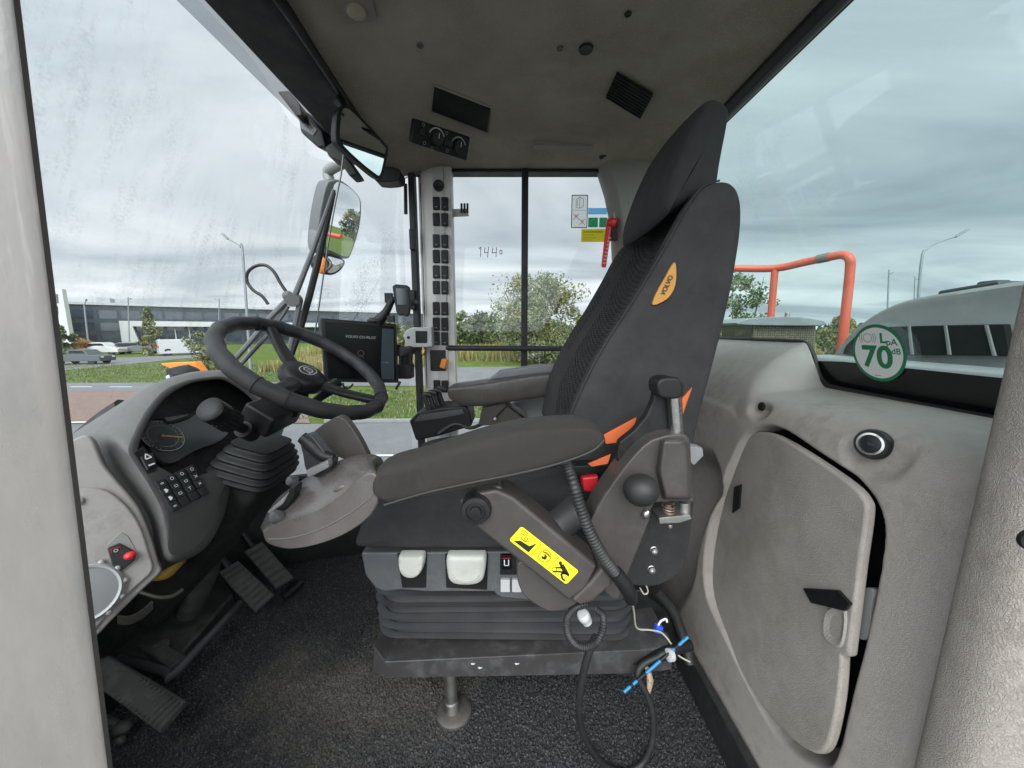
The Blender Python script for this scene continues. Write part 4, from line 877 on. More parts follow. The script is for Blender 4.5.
# floor pin under the seat
root = thing('floor_pin', 'worn steel floor pin on a round stained plate under the seat', 'pin', PZ(455, 715, 0))
cpt = PZ(454, 714, 0); mb = MB(); mb.lathe([(.041, .003), (.041, .010), (.035, .015), (.012, .017)], cpt, (0, 0, 1), 32); finish(mb, 'base_plate', mat('worn_steel', (.11, .10, .09), .55, metal=.4, var=.3, vscale=40), root, smooth=50)
a = cpt + Vector((-.004, 0, .016)); mb = MB(); mb.lathe([(.020, 0), (.017, .02), (.014, .022), (.014, .14)], a, (-.05, .05, 1), 18); finish(mb, 'stem', M['steel_dull'], root)
# ================================================================== steering column, dash, pedals
wc_ = Vector((-.491, .889, .814)); wn = Vector((.5476, -.087, .832)).normalized(); WR = .185
col_t = thing('steering_column', 'black three-spoke steering wheel on a column with ribbed rubber boot', 'steering wheel', wc_ - wn * .6)
wu = wn.cross(Vector((0, 1, 0))).normalized(); wv = wn.cross(wu)
def wpt(a, r, h=0): return wc_ + (wu * math.cos(R(a)) + wv * math.sin(R(a))) * r + wn * h
mb = MB(); mb.tube([wpt(a, WR + .0012 * math.sin(R(a * 20)), 0) for a in range(0, 360, 3)], .0175, 14, closed=True, flat=.92); rim = finish(mb, 'wheel_rim', mat('wheel_skin', (.02, .02, .021), .38, bump='leather', bscale=500, bdist=.0002, rvar=.1), col_t, smooth=60)
# seam bands where the grip skin changes
hub_c = wc_ - wn * .035
# spokes: find angles whose projection matches the photo
def ang_to(px, py):
    best = min(range(0, 360, 2), key=lambda a: (lambda q: (q[0] - px) ** 2 + (q[1] - py) ** 2)(projpt(wpt(a, WR))))
    return best
def projpt(p):
    q = p - ORG; z = q.y * cp - q.z * sp; u_ = q.y * sp + q.z * cp
    return (CX + FPX * q.x / z, CY - FPX * u_ / z)
for px, py in ((266, 328), (272, 391), (379, 402)):
    a = ang_to(px, py)
    t = (wv * math.cos(R(a)) - wu * math.sin(R(a)))
    mb = MB(); rings = []
    for r_, h, wd, th in ((.03, -.030, .022, .009), (.07, -.027, .019, .009), (.12, -.016, .015, .009), (.155, -.005, .014, .010), (.178, 0, .016, .012)):
        c = wpt(a, r_, h); rings.append([c + t * (wd * x) + wn * (th * y) for x, y in ((-1, -.4), (-.8, -1), (.8, -1), (1, -.4), (1, .4), (.7, 1), (-.7, 1), (-1, .4))])
    mb.loft(rings); finish(mb, 'spoke', M['black_plastic'], rim, sub=1)
    mb = MB(); 
    for da in (-9, 9): 
        c = wpt(a + da, WR); tt = (wpt(a + da + 1, WR) - c).normalized(); mb.lathe([(.0182, -.0012), (.0186, 0), (.0182, .0012)], c, tt, 20)
    finish(mb, 'grip_seam', M['black_matte'], rim)
mb = MB(); mb.lathe([(.050, -.012), (.054, .004), (.050, .016), (.040, .022), (.028, .0245), (.001, .025)], hub_c, wn, 36); hub = finish(mb, 'hub', M['black_plastic'], rim, smooth=50)
tilt_u = wv * 1; d = Decal(hub_c + wn * .0252, wv, -wu, wn)
if d.u.cross(d.v).dot(wn) < 0: d.u = -d.u
d.disc(.0, .004, .026, 0, 1, 36, .018); d.disc(.0, .004, .0235, 1, 2, 36, .0158); d.ring(0, .004, .010, .003, 0, 3); d.line([(.006, .011), (.013, .017)], .003, 0, 3); d.rect(-.02, .0015, .02, .0065, 1, 4); d.text('VOLVO', 0, .004, .0075, 0, 5, bold=.01); 
d.done('emblem', [M['silver_plastic'], M['black_plastic']], hub)
# column, switch block, boot
ax = wn
mb = MB(); mb.lathe([(.030, -.06), (.034, -.09), (.034, -.13)], wc_, wn, 20); finish(mb, 'column_neck', M['black_plastic'], col_t)
blk = P(262, 418, .85); Rm = Matrix((wu, wv, wn)).transposed()
mb = MB(); mb.box(wc_ - wn * .135 + Vector((-.01, -.03, 0)), (.075, .12, .055), Rm); swb = finish(mb, 'switch_block', M['black_plastic'], col_t, bevel=.008, seg=3)
# stalk (gear selector): thick barrel towards the camera's left
s0 = P(247, 432, .80); s1 = P(238, 426, .76); s2 = P(226, 419, .735); s3 = P(207, 409, .70)
mb = MB(); mb.cyl(P(254, 434, .83), P(232, 423, .755), .0105, 16); mb.cyl(P(252, 434, .825), P(243, 429, .79), .018, 20); stk = finish(mb, 'selector_stalk', M['black_plastic'], col_t)
A_, B_ = P(234, 423, .765), P(209, 408.5, .70); axs = (B_ - A_); Ls = axs.length
mb = MB(); mb.lathe([(.016, 0), (.023, .006), (.0235, Ls * .62), (.022, Ls * .66), (.0245, Ls * .70), (.0245, Ls * .96), (.021, Ls), (.006, Ls * 1.02)], A_, axs, 30); finish(mb, 'selector_grip', M['black_plastic'], stk, smooth=45)
mb = MB()
for i in range(18):
    a = 2 * math.pi * i / 18; u_ = axs.orthogonal().normalized(); w__ = axs.normalized().cross(u_); c = A_ + axs.normalized() * Ls * .35 + (u_ * math.cos(a) + w__ * math.sin(a)) * .0236
    mb.tube([c - axs.normalized() * Ls * .22, c + axs.normalized() * Ls * .22], .0016, 6)
finish(mb, 'grip_ribs', M['rubber'], stk)
d = Decal(wc_ - wn * .105 + Vector((-.02, -.085, .008)), wv, wu, wn); d.lift = .001
# second stalk on the far side
mb = MB(); a = P(312, 404, .93); b_ = P(338, 382, 1.0); mb.tube([a, a.lerp(b_, .3), a.lerp(b_, .6), b_], [.010, .011, .016, .014], 14, smooth=3); finish(mb, 'indicator_stalk', M['black_plastic'], col_t)
# bellows boot
def orect(c, ru, rv_, n=36, p=5):
    out = []
    for i in range(n):
        a = 2 * math.pi * i / n; cx_, sx_ = math.cos(a), math.sin(a)
        out.append(c + bu * (ru * math.copysign(abs(cx_) ** (2 / p), cx_)) + bv * (rv_ * math.copysign(abs(sx_) ** (2 / p), sx_)))
    return out
bax = Vector((.30, -.05, .95)).normalized(); bu = Vector((1, 0, -.3)).normalized(); bv = bax.cross(bu).normalized()
bt = P(263, 441, .88); bb = P(253, 478, .87); rings = []
N_ = 48
for i in range(N_ + 1):
    f = i / N_; c = bt.lerp(bb, f); fold = .004 * math.cos(f * 6 * 2 * math.pi); ru = .046 + .026 * math.sin(min(1, f * 1.35) * math.pi * .5) - (.022 * max(0, f - .8) / .2) + fold
    rings.append(orect(c, ru, ru * 1.08))
mb = MB(); mb.loft(rings); finish(mb, 'boot', mat('boot_rubber', (.009, .009, .009), .6, spec=.35), col_t, smooth=60)
mb = MB(); rings = []
for f, r_ in ((0, .055), (.3, .062), (.7, .062), (1, .06)):
    c = bb.lerp(Vector((-1.02, .96, .12)), f); rings.append(orect(c, r_, r_ * 1.05))
mb.loft(rings); finish(mb, 'column_shroud', M['black_matte'], col_t, smooth=60)

# ---------------- instrument binnacle
fp0 = P(180, 487, .715); fn = Vector((.87, -.06, .49)).normalized()
def fpt(x, y, dz=0): return PP(x, y, fp0 - fn * dz, fn)
root = thing('instrument_panel', 'grey instrument binnacle with round gauge, keypad and pale side console', 'dashboard', fpt(180, 560))
A_px = [(128, 451), (134, 433), (142, 417), (154, 400), (169, 387), (189, 379.5), (205, 377), (221, 376), (233, 380), (248, 390), (262, 402), (272, 414), (274, 430), (262, 455), (236, 474), (223, 494), (217, 516), (200, 543), (172, 556), (166, 530), (161, 508), (150, 487), (138, 468)]
B_px = [(88, 437), (92, 428), (103, 417), (122, 402), (150, 386), (184, 376), (205, 374), (221, 373.5), (236, 377), (252, 387), (268, 400), (280, 414), (284, 430), (268, 455), (236, 476), (221, 496), (214, 520), (196, 552), (156, 562), (142, 522), (130, 500), (112, 480), (95, 462)]
C_in = [(138, 450), (143, 433), (150, 419), (161, 403), (175, 391), (192, 383), (206, 380.5), (220, 379.5), (231, 383.5), (245, 393), (257, 405), (266, 417), (268, 430), (262, 452), (250, 470), (226, 468), (204, 474), (186, 478), (172, 474), (165, 470), (157, 466), (150, 462), (143, 456)]
A3 = [fpt(x, y) for x, y in A_px]; B3 = [fpt(x, y, .095) for x, y in B_px]
mid1 = [a.lerp(b_, .12) + fn * .004 + (a - fp0).normalized() * .006 for a, b_ in zip(A3, B3)]
mid2 = [a.lerp(b_, .5) + fn * .016 + (a - fp0).normalized() * .014 for a, b_ in zip(A3, B3)]
back3 = [b_ - fn * .14 for b_ in B3]
def dens(r): return catmull(r, 4, True)
mb = MB(); mb.loft([dens(A3), dens(mid1), dens(mid2), dens(B3), dens(back3)], caps=False); finish(mb, 'binnacle_shell', M['dash_shell'], root, smooth=70, sub=1)
C3 = [fpt(x, y, .0) for x, y in C_in]; D3 = [fpt(x, y, .05) for x, y in C_in]
mb = MB(); mb.loft([dens(A3), dens([a.lerp(c, .25) + fn * .003 for a, c in zip(A3, C3)]), dens([a.lerp(c, .85) + fn * .003 for a, c in zip(A3, C3)]), dens(C3)], caps=False); finish(mb, 'binnacle_face', M['dash_dark'], root, smooth=60, sub=1)
mb = MB(); mb.loft([dens(C3), dens(D3)], caps=False); mb.poly(dens(D3)); finish(mb, 'display_recess', M['black_matte'], root, smooth=40)
# display glass lying in the recess and tilted towards the driver
g0 = fpt(180, 440, .03); gn = (fn + Vector((0, 0, .22))).normalized()
def gpt(x, y, k=0): return PP(x, y, g0 + gn * k, gn)
scr_px = [(143, 430), (150, 420), (165, 417), (200, 412), (222, 410), (232, 424), (222, 440), (196, 450), (176, 462), (164, 462), (152, 452)]
mb = MB(); mb.prism([gpt(x, y) for x, y in sm2(scr_px, 3)], -gn * .01); dsp = finish(mb, 'gauge_display', mat('display_dark', (.03, .032, .033), .16, rvar=0), root, bevel=.002)
mb = MB(); mb.tube([gpt(x, y, .001) for x, y in sm2([(143, 430), (150, 420), (162, 419), (168, 423), (186, 418), (196, 412), (210, 410)], 4, False)], .004, 8); finish(mb, 'display_trim', M['black_plastic'], dsp)
gu = Vector((0, 1, 0)); gu = (gu - gn * gu.dot(gn)).normalized(); gv = gn.cross(gu)
gc = gpt(163, 436, .001); gr = (gpt(181, 432, .001) - gc).length
d = Decal(gc, gu, gv, gn, .0004)
d.disc(0, 0, gr * 1.05, 0, 1, 40); d.ring(0, 0, gr * 1.0, .0016, 1, 2, -140, 200); d.ring(0, 0, gr * .72, .0009, 1, 2, -140, 200)
for i in range(24): a = R(-50 + i * 12); d.line([(gr * .84 * math.cos(a), gr * .84 * math.sin(a)), (gr * .97 * math.cos(a), gr * .97 * math.sin(a))], .0016 if i % 3 == 0 else .0008, 1, 2)
for i, s_ in enumerate('0 5 10 15 20 25'.split()): a = R(215 - i * 45); d.text(s_, gr * .58 * math.cos(a), gr * .58 * math.sin(a), gr * .2, 1, 2) if False else None
d.line([(0, 0), (gr * .8, -gr * .45)], .003, 2, 3); d.disc(0, 0, gr * .08, 2, 3)
d.done('gauge_dial', [mat('dial_dark', (.02, .021, .022), .3), mat('dial_ink', (.22, .22, .22), .5), mat('needle', (.45, .24, .06), .5)], dsp)
# hazard rocker and keypad on the face
fu = Vector((0, 1, 0)); fu = (fu - fn * fu.dot(fn)).normalized(); fv = fn.cross(fu)
mb = MB(); rk = [fpt(x, y, -.004) for x, y in [(133.5, 453), (144, 446), (158.5, 466), (156, 471), (147, 474)]]; mb.prism(rk, -fn * .012); hz = finish(mb, 'hazard_rocker', M['black_plastic'], root, bevel=.002)
mb = MB(); mb.prism([fpt(x, y, -.007) for x, y in [(141, 456.5), (153, 452), (157, 463), (148, 470)]], -fn * .006); finish(mb, 'rocker_cap', M['rubber'], hz, bevel=.002)
c = fpt(147.5, 454.5, -.0105); d = Decal(fpt(147.2, 456.5, -.0085), fu, fv, fn); d.line([(-.006, -.004), (.006, -.004), (0, .006), (-.006, -.004)], .0022, 0, 1); d.done('legend', [M['label_white']], hz)
c = fpt(151.5, 464.5, -.0085); d = Decal(c, fu, fv, fn); d.line([(-.006, 0), (.006, 0)], .003, 0, 1); d.done('legend', [M['label_white']], hz)
kp = [(155, 483), (193, 464.5), (199, 472), (206, 490), (204, 496), (176, 510), (169, 508)]
mb = MB(); mb.prism([fpt(x, y, -.0035) for x, y in kp], -fn * .008); kpd = finish(mb, 'keypad', M['black_plastic'], root, bevel=.0025)
P00, P10, P01, P11 = (161, 483.5), (191, 469.5), (174, 506), (203, 491)
glyphs = ['=', 'o', 'D', 'O', '>', 'H', 'u', 'x', '>', 'm', 'T', '=', '[', '', '', '']
for r_ in range(4):
    for c_ in range(4):
        fx, fy = (c_ + .0) / 3, r_ / 3; x = (P00[0] * (1 - fx) + P10[0] * fx) * (1 - fy) + (P01[0] * (1 - fx) + P11[0] * fx) * fy; y = (P00[1] * (1 - fx) + P10[1] * fx) * (1 - fy) + (P01[1] * (1 - fx) + P11[1] * fx) * fy
        c = fpt(x, y, -.0045); Rf = Matrix((fu, fv, fn)).transposed(); mb = MB(); mb.box(c, (.0165, .0165, .004), Rf); k_ = finish(mb, 'key', M['rubber'], kpd, bevel=.0015)
        d = Decal(c + fn * .0022, fu, fv, fn, .0003)
        for q in ([(-.006, .006), (.006, .006), (.006, -.006), (-.006, -.006), (-.006, .006)],): d.line(q, .0006, 0, 1)
        g = (r_ * 4 + c_)
        if g in (4, 8): d.poly([(-.003, .004), (.001, .004), (.004, 0), (.001, -.004), (-.003, -.004)], 1, 1)
        elif g in (1, 2, 3): d.ring(0, 0, .003, .0009, 1, 1, n=10)
        elif g in (5, 6, 9): d.line([(-.003, -.002), (-.003, .002), (.003, .002), (.003, -.002), (-.003, -.002)], .0008, 1, 1)
        elif g == 10: d.line([(-.003, .003), (.003, .003)], .001, 1, 1); d.line([(0, .003), (0, -.003)], .001, 1, 1)
        elif g in (7, 11): d.line([(-.003, .003), (.003, -.002)], .001, 1, 1); d.line([(-.003, -.003), (.003, .002)], .001, 1, 1)
        elif g in (0, 12): d.line([(-.003, 0), (.003, 0)], .0012, 1, 1); d.line([(-.003, -.002), (.003, -.002)], .0007, 1, 1)
        d.done('legend', [M['screen_grey'], M['label_white']], k_)
# pale console on the left below the shell
ln_ = Vector((.62, -.66, .36)).normalized(); lp0 = P(118, 560, .60)
def lpt(x, y, k=0): return PP(x, y, lp0 + ln_ * k, ln_)
L_px = [(30, 440), (62, 442), (88, 434), (97, 448), (104, 464), (120, 484), (138, 506), (150, 535), (158, 562), (161, 572), (140, 592), (110, 622), (92, 640), (30, 690)]
mb = MB(); mb.prism([lpt(x, y) for x, y in sm2(L_px, 3)], -ln_ * .05); con = finish(mb, 'side_console', M['dash_light'], root, bevel=.010, seg=4)
L2 = [(30, 490), (76, 488), (100, 488), (116, 496), (132, 512), (143, 532), (149, 552), (153, 570), (135, 588), (105, 618), (85, 640), (30, 680)]
mb = MB(); mb.prism([lpt(x, y, .008) for x, y in sm2(L2, 3)], -ln_ * .012); con2 = finish(mb, 'console_face', M['dash_light'], root, bevel=.004, seg=3)
mb = MB(); mb.prism([lpt(x, y, .0095) for x, y in [(107, 545), (121, 532), (128, 536), (139, 555), (137, 561), (121, 574), (114, 572)]], -ln_ * .004); rc = finish(mb, 'switch_recess', mat('recess_grey', (.20, .19, .18), .5), con2, bevel=.001)
mb = MB(); mb.prism([lpt(x, y, .014) for x, y in [(107, 548), (119, 543), (136, 552), (135, 560), (118, 573), (114, 571)]], -ln_ * .008); tg_ = finish(mb, 'toggle_switch', M['black_plastic'], con2, bevel=.002)
mb = MB(); mb.ball(lpt(130, 555.5, .018), (.0085, .0085, .0065)); finish(mb, 'red_cap', M['red_plastic'], tg_)
d = Decal(lpt(116, 550.5, .0145), Vector((.7, .7, 0)).normalized(), Vector((0, 0, 1)), ln_); d.rect(-.006, -.005, .006, .005, 0, 1); d.rect(-.005, -.004, .005, .004, 1, 2); d.ring(0, 0, .0025, .0008, 2, 3, n=10); d.done('legend', [M['red_plastic'], M['ink_black'], M['label_white']], tg_)
vc = lpt(84, 594, .009); vr = (lpt(84, 564, .009) - vc).length; mb = MB(); mb.lathe([(vr, -.004), (vr, .006), (vr * .93, .010), (vr * .86, .008), (vr * .84, .004)], vc, ln_, 40, caps=False); vt = finish(mb, 'vent_ring', mat('vent_silver', (.34, .34, .335), .4), con2, smooth=40)
mb = MB(); mb.lathe([(vr * .86, .002), (vr * .86, .0045), (vr * .6, .007), (.001, .0085)], vc, ln_, 40); finish(mb, 'vent_cap', mat('cap_grey', (.19, .19, .19), .5), vt, smooth=50)
mb = MB()
lu = ln_.orthogonal().normalized(); lw = ln_.cross(lu)
for i in range(12): a = 2 * math.pi * i / 12; c = vc + (lu * math.cos(a) + lw * math.sin(a)) * vr + ln_ * .003; mb.ball(c, .005, None, 8, 6)
finish(mb, 'vent_ribs', M['vent_silver'], vt)
mb = MB(); mb.lathe([(.007, 0), (.007, .004), (.004, .006)], lpt(78, 501, .009), ln_, 16); finish(mb, 'screw_cap', M['dash_light'], con2)
# rubber edge behind the console
mb = MB(); mb.tube([P(x, y, .88) for x, y in [(60, 490), (64, 462), (72, 446), (86, 432), (104, 417), (122, 405)]], .016, 8, smooth=4); finish(mb, 'edge_strip', M['rubber'], root)
# dark underside
mb = MB(); mb.prism([(-.86, .45, .50), (-.98, .45, .56), (-1.14, .45, .0), (-1.08, .45, -.02)], (0, .85, 0)); finish(mb, 'knee_panel', M['black_matte'], root, bevel=.01)
mb = MB(); mb.tube([P(154, 577, .78), P(166, 573, .78), P(176, 563, .80), P(183, 560, .82)], [.008, .014, .014, .008], 10, smooth=4); o = finish(mb, 'cable_boot', mat('mustard', (.42, .25, .03), .5)); tag(o, 'mustard yellow cable boot hanging under the instrument panel', 'cable boot')
mb = MB()
for k in range(4): mb.tube([P(x, y + k * 2.2, .80 + .005 * k) for x, y in [(118, 616), (128, 617), (140, 612), (152, 602)]], .0028, 6, smooth=4)
mb.tube([P(x, y, .78) for x, y in [(140, 592), (158, 597), (172, 596), (182, 590)]], .004, 6, smooth=4)
o = finish(mb, 'wiring_harness', mat('harness', (.10, .095, .085), .5)); tag(o, 'bundle of dark wires drooping under the side console', 'wires')

# ---------------- pedals
mb = MB(); q = [(104, 648), (178, 560), (232, 604), (236, 612), (176, 676), (168, 682), (140, 676)]
base = [PZ(x, y, 0.0) for x, y in [(236, 610), (177, 683), (110, 672), (90, 640), (190, 540)]]
t = thing('pedal_box', 'black moulded pedal base with a raised edge bar on the carpet', 'pedal box', base[1])
mb.prism([p + Vector((0, 0, .06)) for p in base], (0, 0, -.06)); finish(mb, 'base_moulding', M['pedal_rubber'], t, bevel=.01, seg=3)
mb = MB(); mb.tube([PZ(x, y, .062) for x, y in [(240, 603), (176, 672), (166, 672), (120, 658)]], .011, 10, smooth=2); finish(mb, 'edge_bar', mat('bar_grey', (.045, .046, .05), .45), t)
mb = MB(); c = PZ(161, 648, .062); mb.lathe([(.018, 0), (.018, .010), (.014, .013)], c, (.2, 0, 1), 20); finish(mb, 'rubber_stop', M['pedal_rubber'], t)
mb = MB(); mb.prism([PZ(x, y, .075) for x, y in [(138, 645), (152, 636), (186, 655), (170, 667)]], (0, 0, -.02)); finish(mb, 'stop_plate', M['pedal_rubber'], t, bevel=.004)
mb = MB(); mb.tube([PZ(190, 612, .10), PZ(196, 594, .16), PZ(206, 572, .22), PZ(214, 545, .30)], [.03, .034, .03, .026], 14, smooth=4); finish(mb, 'valve_body', M['pedal_rubber'], t)
def pedal(name, quad, heights, lab, ribs, m=None, rib_from=.0):
    A, B, C, D = [PZ(x, y, h) for (x, y), h in zip(quad, heights)]
    nn = (B - A).cross(D - A).normalized(); nn = nn if nn.z > 0 else -nn
    t = thing(name, lab, 'pedal', (A + C) / 2)
    mb = MB(); mb.prism([A, B, C, D], -nn * .014); pl = finish(mb, 'pedal_plate', M['pedal_rubber'], t, bevel=.005, seg=3)
    mb = MB()
    for i in range(ribs):
        f = rib_from + (1 - rib_from) * (i + .5) / ribs; a = A.lerp(D, f) .lerp(B.lerp(C, f), .06); b_ = A.lerp(D, f).lerp(B.lerp(C, f), .94)
        mb.box((a + b_) / 2 + nn * .0015, ((b_ - a).length, (D - A).length * (1 - rib_from) / ribs * .55, .005), Matrix(((b_ - a).normalized(), (nn.cross(b_ - a)).normalized(), nn)).transposed())
    finish(mb, 'tread', m or M['pedal_rubber'], pl, bevel=.0012)
    c_ = B.lerp(C, .5); mb = MB(); mb.cyl(A.lerp(B, .5) - nn * .01, A.lerp(B, .5) + Vector((-.06, .0, .10)), .012, 10); finish(mb, 'pedal_arm', M['black_plastic'], t)
    return t
tread = mat('tread_worn', (.055, .052, .047), .5, var=.3, vscale=50)
pedal('brake_pedal', [(217, 572), (238, 560), (275, 595), (256, 613)], [.17, .18, .07, .06], 'worn ribbed rubber pedal in the middle of the pedal box', 9, tread)
pedal('accelerator_pedal', [(243, 551), (262, 541), (295, 578), (276, 590)], [.17, .18, .05, .05], 'worn grey ribbed pedal farthest from the foreground door post', 7, tread)
pedal('clutch_pedal', [(70, 668), (108, 655), (187, 702), (160, 734)], [.16, .17, .07, .07], 'broad black pedal with worn patch next to the foreground door post', 12, M['pedal_rubber'], rib_from=.45)
mb = MB(); mb.tube([PZ(290, 588, .01), PZ(300, 584, .03), PZ(284, 598, .02)], .012, 8, smooth=3); o = finish(mb, 'floor_bracket', M['black_plastic']); tag(o, 'small black bracket on the carpet at the end of the pedals', 'bracket')
mb = MB(); c = PZ(122, 728, .03); mb.ball(c, (.02, .016, .014)); mb.ball(c + Vector((.015, -.02, -.008)), (.012, .010, .010)); mb.tube([c, c + Vector((-.05, .01, .01))], .009, 8); o = finish(mb, 'linkage_bolt', M['pedal_rubber']); tag(o, 'dark bolted linkage on the floor beside the door post', 'linkage')
# ================================================================== fittings in the cab
# ---- tablet display on its arm
Yt = 1.16
tq = [(321, 318), (396.5, 324), (399, 383), (325, 382)]
tl_, tr_, br_, bl_ = P(*tq[0], Yt - .06), P(*tq[1], Yt + .06), P(*tq[2], Yt + .06), P(*tq[3], Yt - .06)
t = thing('tablet_display', 'black touchscreen display on an arm beside the switch post', 'display', P(405, 380, Yt + .08))
nrm = (tr_ - tl_).cross(bl_ - tl_).normalized(); nrm = nrm if nrm.y < 0 else -nrm
mb = MB(); mb.prism([tl_, tr_, br_, bl_], -nrm * .028); body = finish(mb, 'casing', M['black_plastic'], t, bevel=.004, seg=3)
def tpt(u, v, k=.0006): return (tl_ * (1 - u) + tr_ * u) * (1 - v) + (bl_ * (1 - u) + br_ * u) * v + nrm * k
mb = MB(); mb.poly([tpt(.045, .05), tpt(.965, .05), tpt(.965, .95), tpt(.045, .95)]); scr = finish(mb, 'screen', M['screen_black'], body, smooth=0)
mb = MB(); mb.poly([tpt(.79, .09, .0009), tpt(.955, .09, .0009), tpt(.93, .94, .0009), tpt(.75, .94, .0009), tpt(.745, .72, .0009)]); finish(mb, 'sidebar', M['screen_grey'], scr, smooth=0)
tu = (tr_ - tl_).normalized(); tv = nrm.cross(tu); W_ = (tr_ - tl_).length; H_ = (tl_ - bl_).length
d = Decal(tpt(.5, .5, .001), tu, tv, nrm, .0003)
d.text('VOLVO CO-PILOT', -.005, H_ * .245, .011, 0, 1, bold=.006)
d.ring(-W_ * .27, -H_ * .02, .009, .0012, 1, 1); d.line([(-W_ * .31, -H_ * .10), (-W_ * .27, -H_ * .05), (-W_ * .23, -H_ * .10)], .0012, 1, 1)
d.ring(-W_ * .02, -H_ * .02, .009, .0012, 1, 1); d.line([(-W_ * .06, -H_ * .10), (-W_ * .02, -H_ * .05), (W_ * .02, -H_ * .10)], .0012, 1, 1)
for x0, x1, y in ((-.055, -.035, -.155), (-.02, .005, -.155), (.27, .29, -.16), (.31, .37, -.16)): d.line([(W_ * x0, H_ * y), (W_ * x1, H_ * y)], .004, 0 if y == -.155 else 1, 1)
d.done('screen_text', [M['screen_ink'], mat('screen_dim', (.10, .105, .11), .4)], scr)
mb = MB(); mb.tube([P(398, 350, Yt + .08), P(404, 350, Yt + .12), P(405, 376, Yt + .13)], .02, 10); mb.box(P(404, 371, Yt + .13), (.06, .05, .05)); mb.tube([P(400, 352, Yt + .07), P(412, 350, Yt + .2)], .017, 10); finish(mb, 'mount_arm', M['black_plastic'], t, bevel=.004)
mb = MB(); mb.tube([P(343, 383, Yt - .02), P(344, 387, Yt - .02), P(349, 388, Yt), P(353, 384, Yt)], .003, 6, smooth=3); mb.tube([P(400, 382, Yt + .06), P(396, 389, Yt + .04)], .005, 6); finish(mb, 'cable', M['rubber'], t)
# ---- phone cradle
t = thing('phone_holder', 'empty black phone cradle on a stalk above the touchscreen', 'phone holder', P(384, 322, 1.2))
mb = MB(); ph = [(392, 286), (395, 284), (406, 285), (409, 287), (410, 306), (409, 314), (406, 317), (403, 315), (399, 316), (396, 312), (394, 300)]; mb.prism(PL(ph, 1.19), (0, .018, 0)); finish(mb, 'cradle', M['black_plastic'], t, bevel=.004, seg=3)
mb = MB(); mb.prism(PL([(395.5, 288), (406, 288.5), (407, 305), (397, 305)], 1.1885), (0, .004, 0)); finish(mb, 'cradle_pad', M['screen_grey'], t, bevel=.001)
mb = MB(); mb.tube([P(378, 322, 1.2), P(386, 312, 1.2), P(391, 302, 1.2), P(394, 298, 1.205)], [.02, .013, .011, .01], 10, smooth=3); mb.box(P(389, 298, 1.21), (.022, .02, .03)); mb.ball(P(376, 321, 1.2), (.028, .022, .012)); mb.box(P(391, 319, 1.2), (.02, .02, .02)); finish(mb, 'stalk', M['black_plastic'], t)
mb = MB(); mb.tube([P(409, 301, 1.2), P(414, 302, 1.3), P(416, 302, 1.38)], .008, 8); mb.ball(P(411, 302, 1.25), .013); finish(mb, 'clamp', M['rubber'], t)
# ---- small grey switch box
t = thing('switch_box', 'small light grey box with one black rocker switch on the post', 'switch box', P(420, 347, 1.36))
mb = MB(); mb.prism(PL(sm2([(403, 335), (406, 330), (412, 327.5), (431.5, 327), (432, 347), (412, 347.5), (406, 346)], 1), 1.335), (0, .05, 0)); finish(mb, 'box_body', M['silver_plastic'], t, bevel=.004, seg=3)
mb = MB(); mb.prism(PL([(415, 331), (427, 331), (427, 343), (415.5, 343)], 1.331), (0, .01, 0)); finish(mb, 'rocker_switch', M['black_plastic'], t, bevel=.003)
mb = MB(); mb.lathe([(.006, 0), (.005, .003)], P(408.5, 337.5, 1.336), (0, -1, 0), 10); finish(mb, 'screw', M['ink_black'], t)
mb = MB(); mb.lathe([(.008, 0), (.008, .012), (.005, .02)], P(424, 350, 1.35), (-.3, -.3, -1), 12); finish(mb, 'brass_gland', mat('brass', (.55, .38, .15), .35, metal=.9), t)
mb = MB(); mb.tube([P(412, 349, 1.36), P(411, 360, 1.37), P(412, 368, 1.37)], .006, 8); finish(mb, 'cable', M['rubber'], t)
# ---- key bracket on the window
t = thing('key_bracket', 'small steel bracket with hanging pins on the far window', 'bracket', P(458, 212, 1.41))
mb = MB(); mb.prism(PL([(449.5, 209), (467, 208.5), (469, 216), (451, 217)], 1.405), (0, .004, 0)); finish(mb, 'plate', M['steel_dull'], t, bevel=.001)
for x in (461.5, 464.5, 467.5):
    mb = MB(); mb.cyl(P(x, 203.5, 1.40), P(x, 213, 1.40), .004, 8); finish(mb, 'pin', M['ink_black'], t)
# ---- emergency hammer in its holder
t = thing('emergency_hammer', 'red emergency hammer clipped upright to the grey corner post', 'hammer', P(607, 268, 1.36))
mb = MB(); mb.loft([[P(x, y, 1.345 + dz) for x, y in ((606, 224), (612, 224), (606, 268), (601, 267))] for dz in (0, .03)]); finish(mb, 'hammer_handle', M['red_plastic'], t, bevel=.005)
mb = MB(); mb.cyl(P(608, 222, 1.36), P(616, 222, 1.36), .014, 14); mb.ball(P(611, 223, 1.355), .018); finish(mb, 'hammer_head', M['red_plastic'], t)
mb = MB()
for i in range(8): c = P(609.5 - i * .75, 238 + i * 3.6, 1.3445); mb.box(c, (.010, .003, .004))
finish(mb, 'grip_marks', mat('pale_red', (.75, .35, .35), .5), t)
mb = MB(); mb.prism(PL([(611, 222), (617, 221), (617, 240), (611, 240)], 1.365), (0, .02, 0)); finish(mb, 'holder', M['black_plastic'], t, bevel=.002)
mb = MB(); mb.prism(PL([(614.5, 204), (619, 201), (619, 219), (614, 220)], 1.37), (0, .008, 0)); finish(mb, 'holder_plate', M['silver_plastic'], t, bevel=.001)

# ---- interior mirror
Ym = .98
t = thing('interior_mirror', 'black framed rear view mirror hanging from the headliner', 'mirror', P(350, 110, Ym))
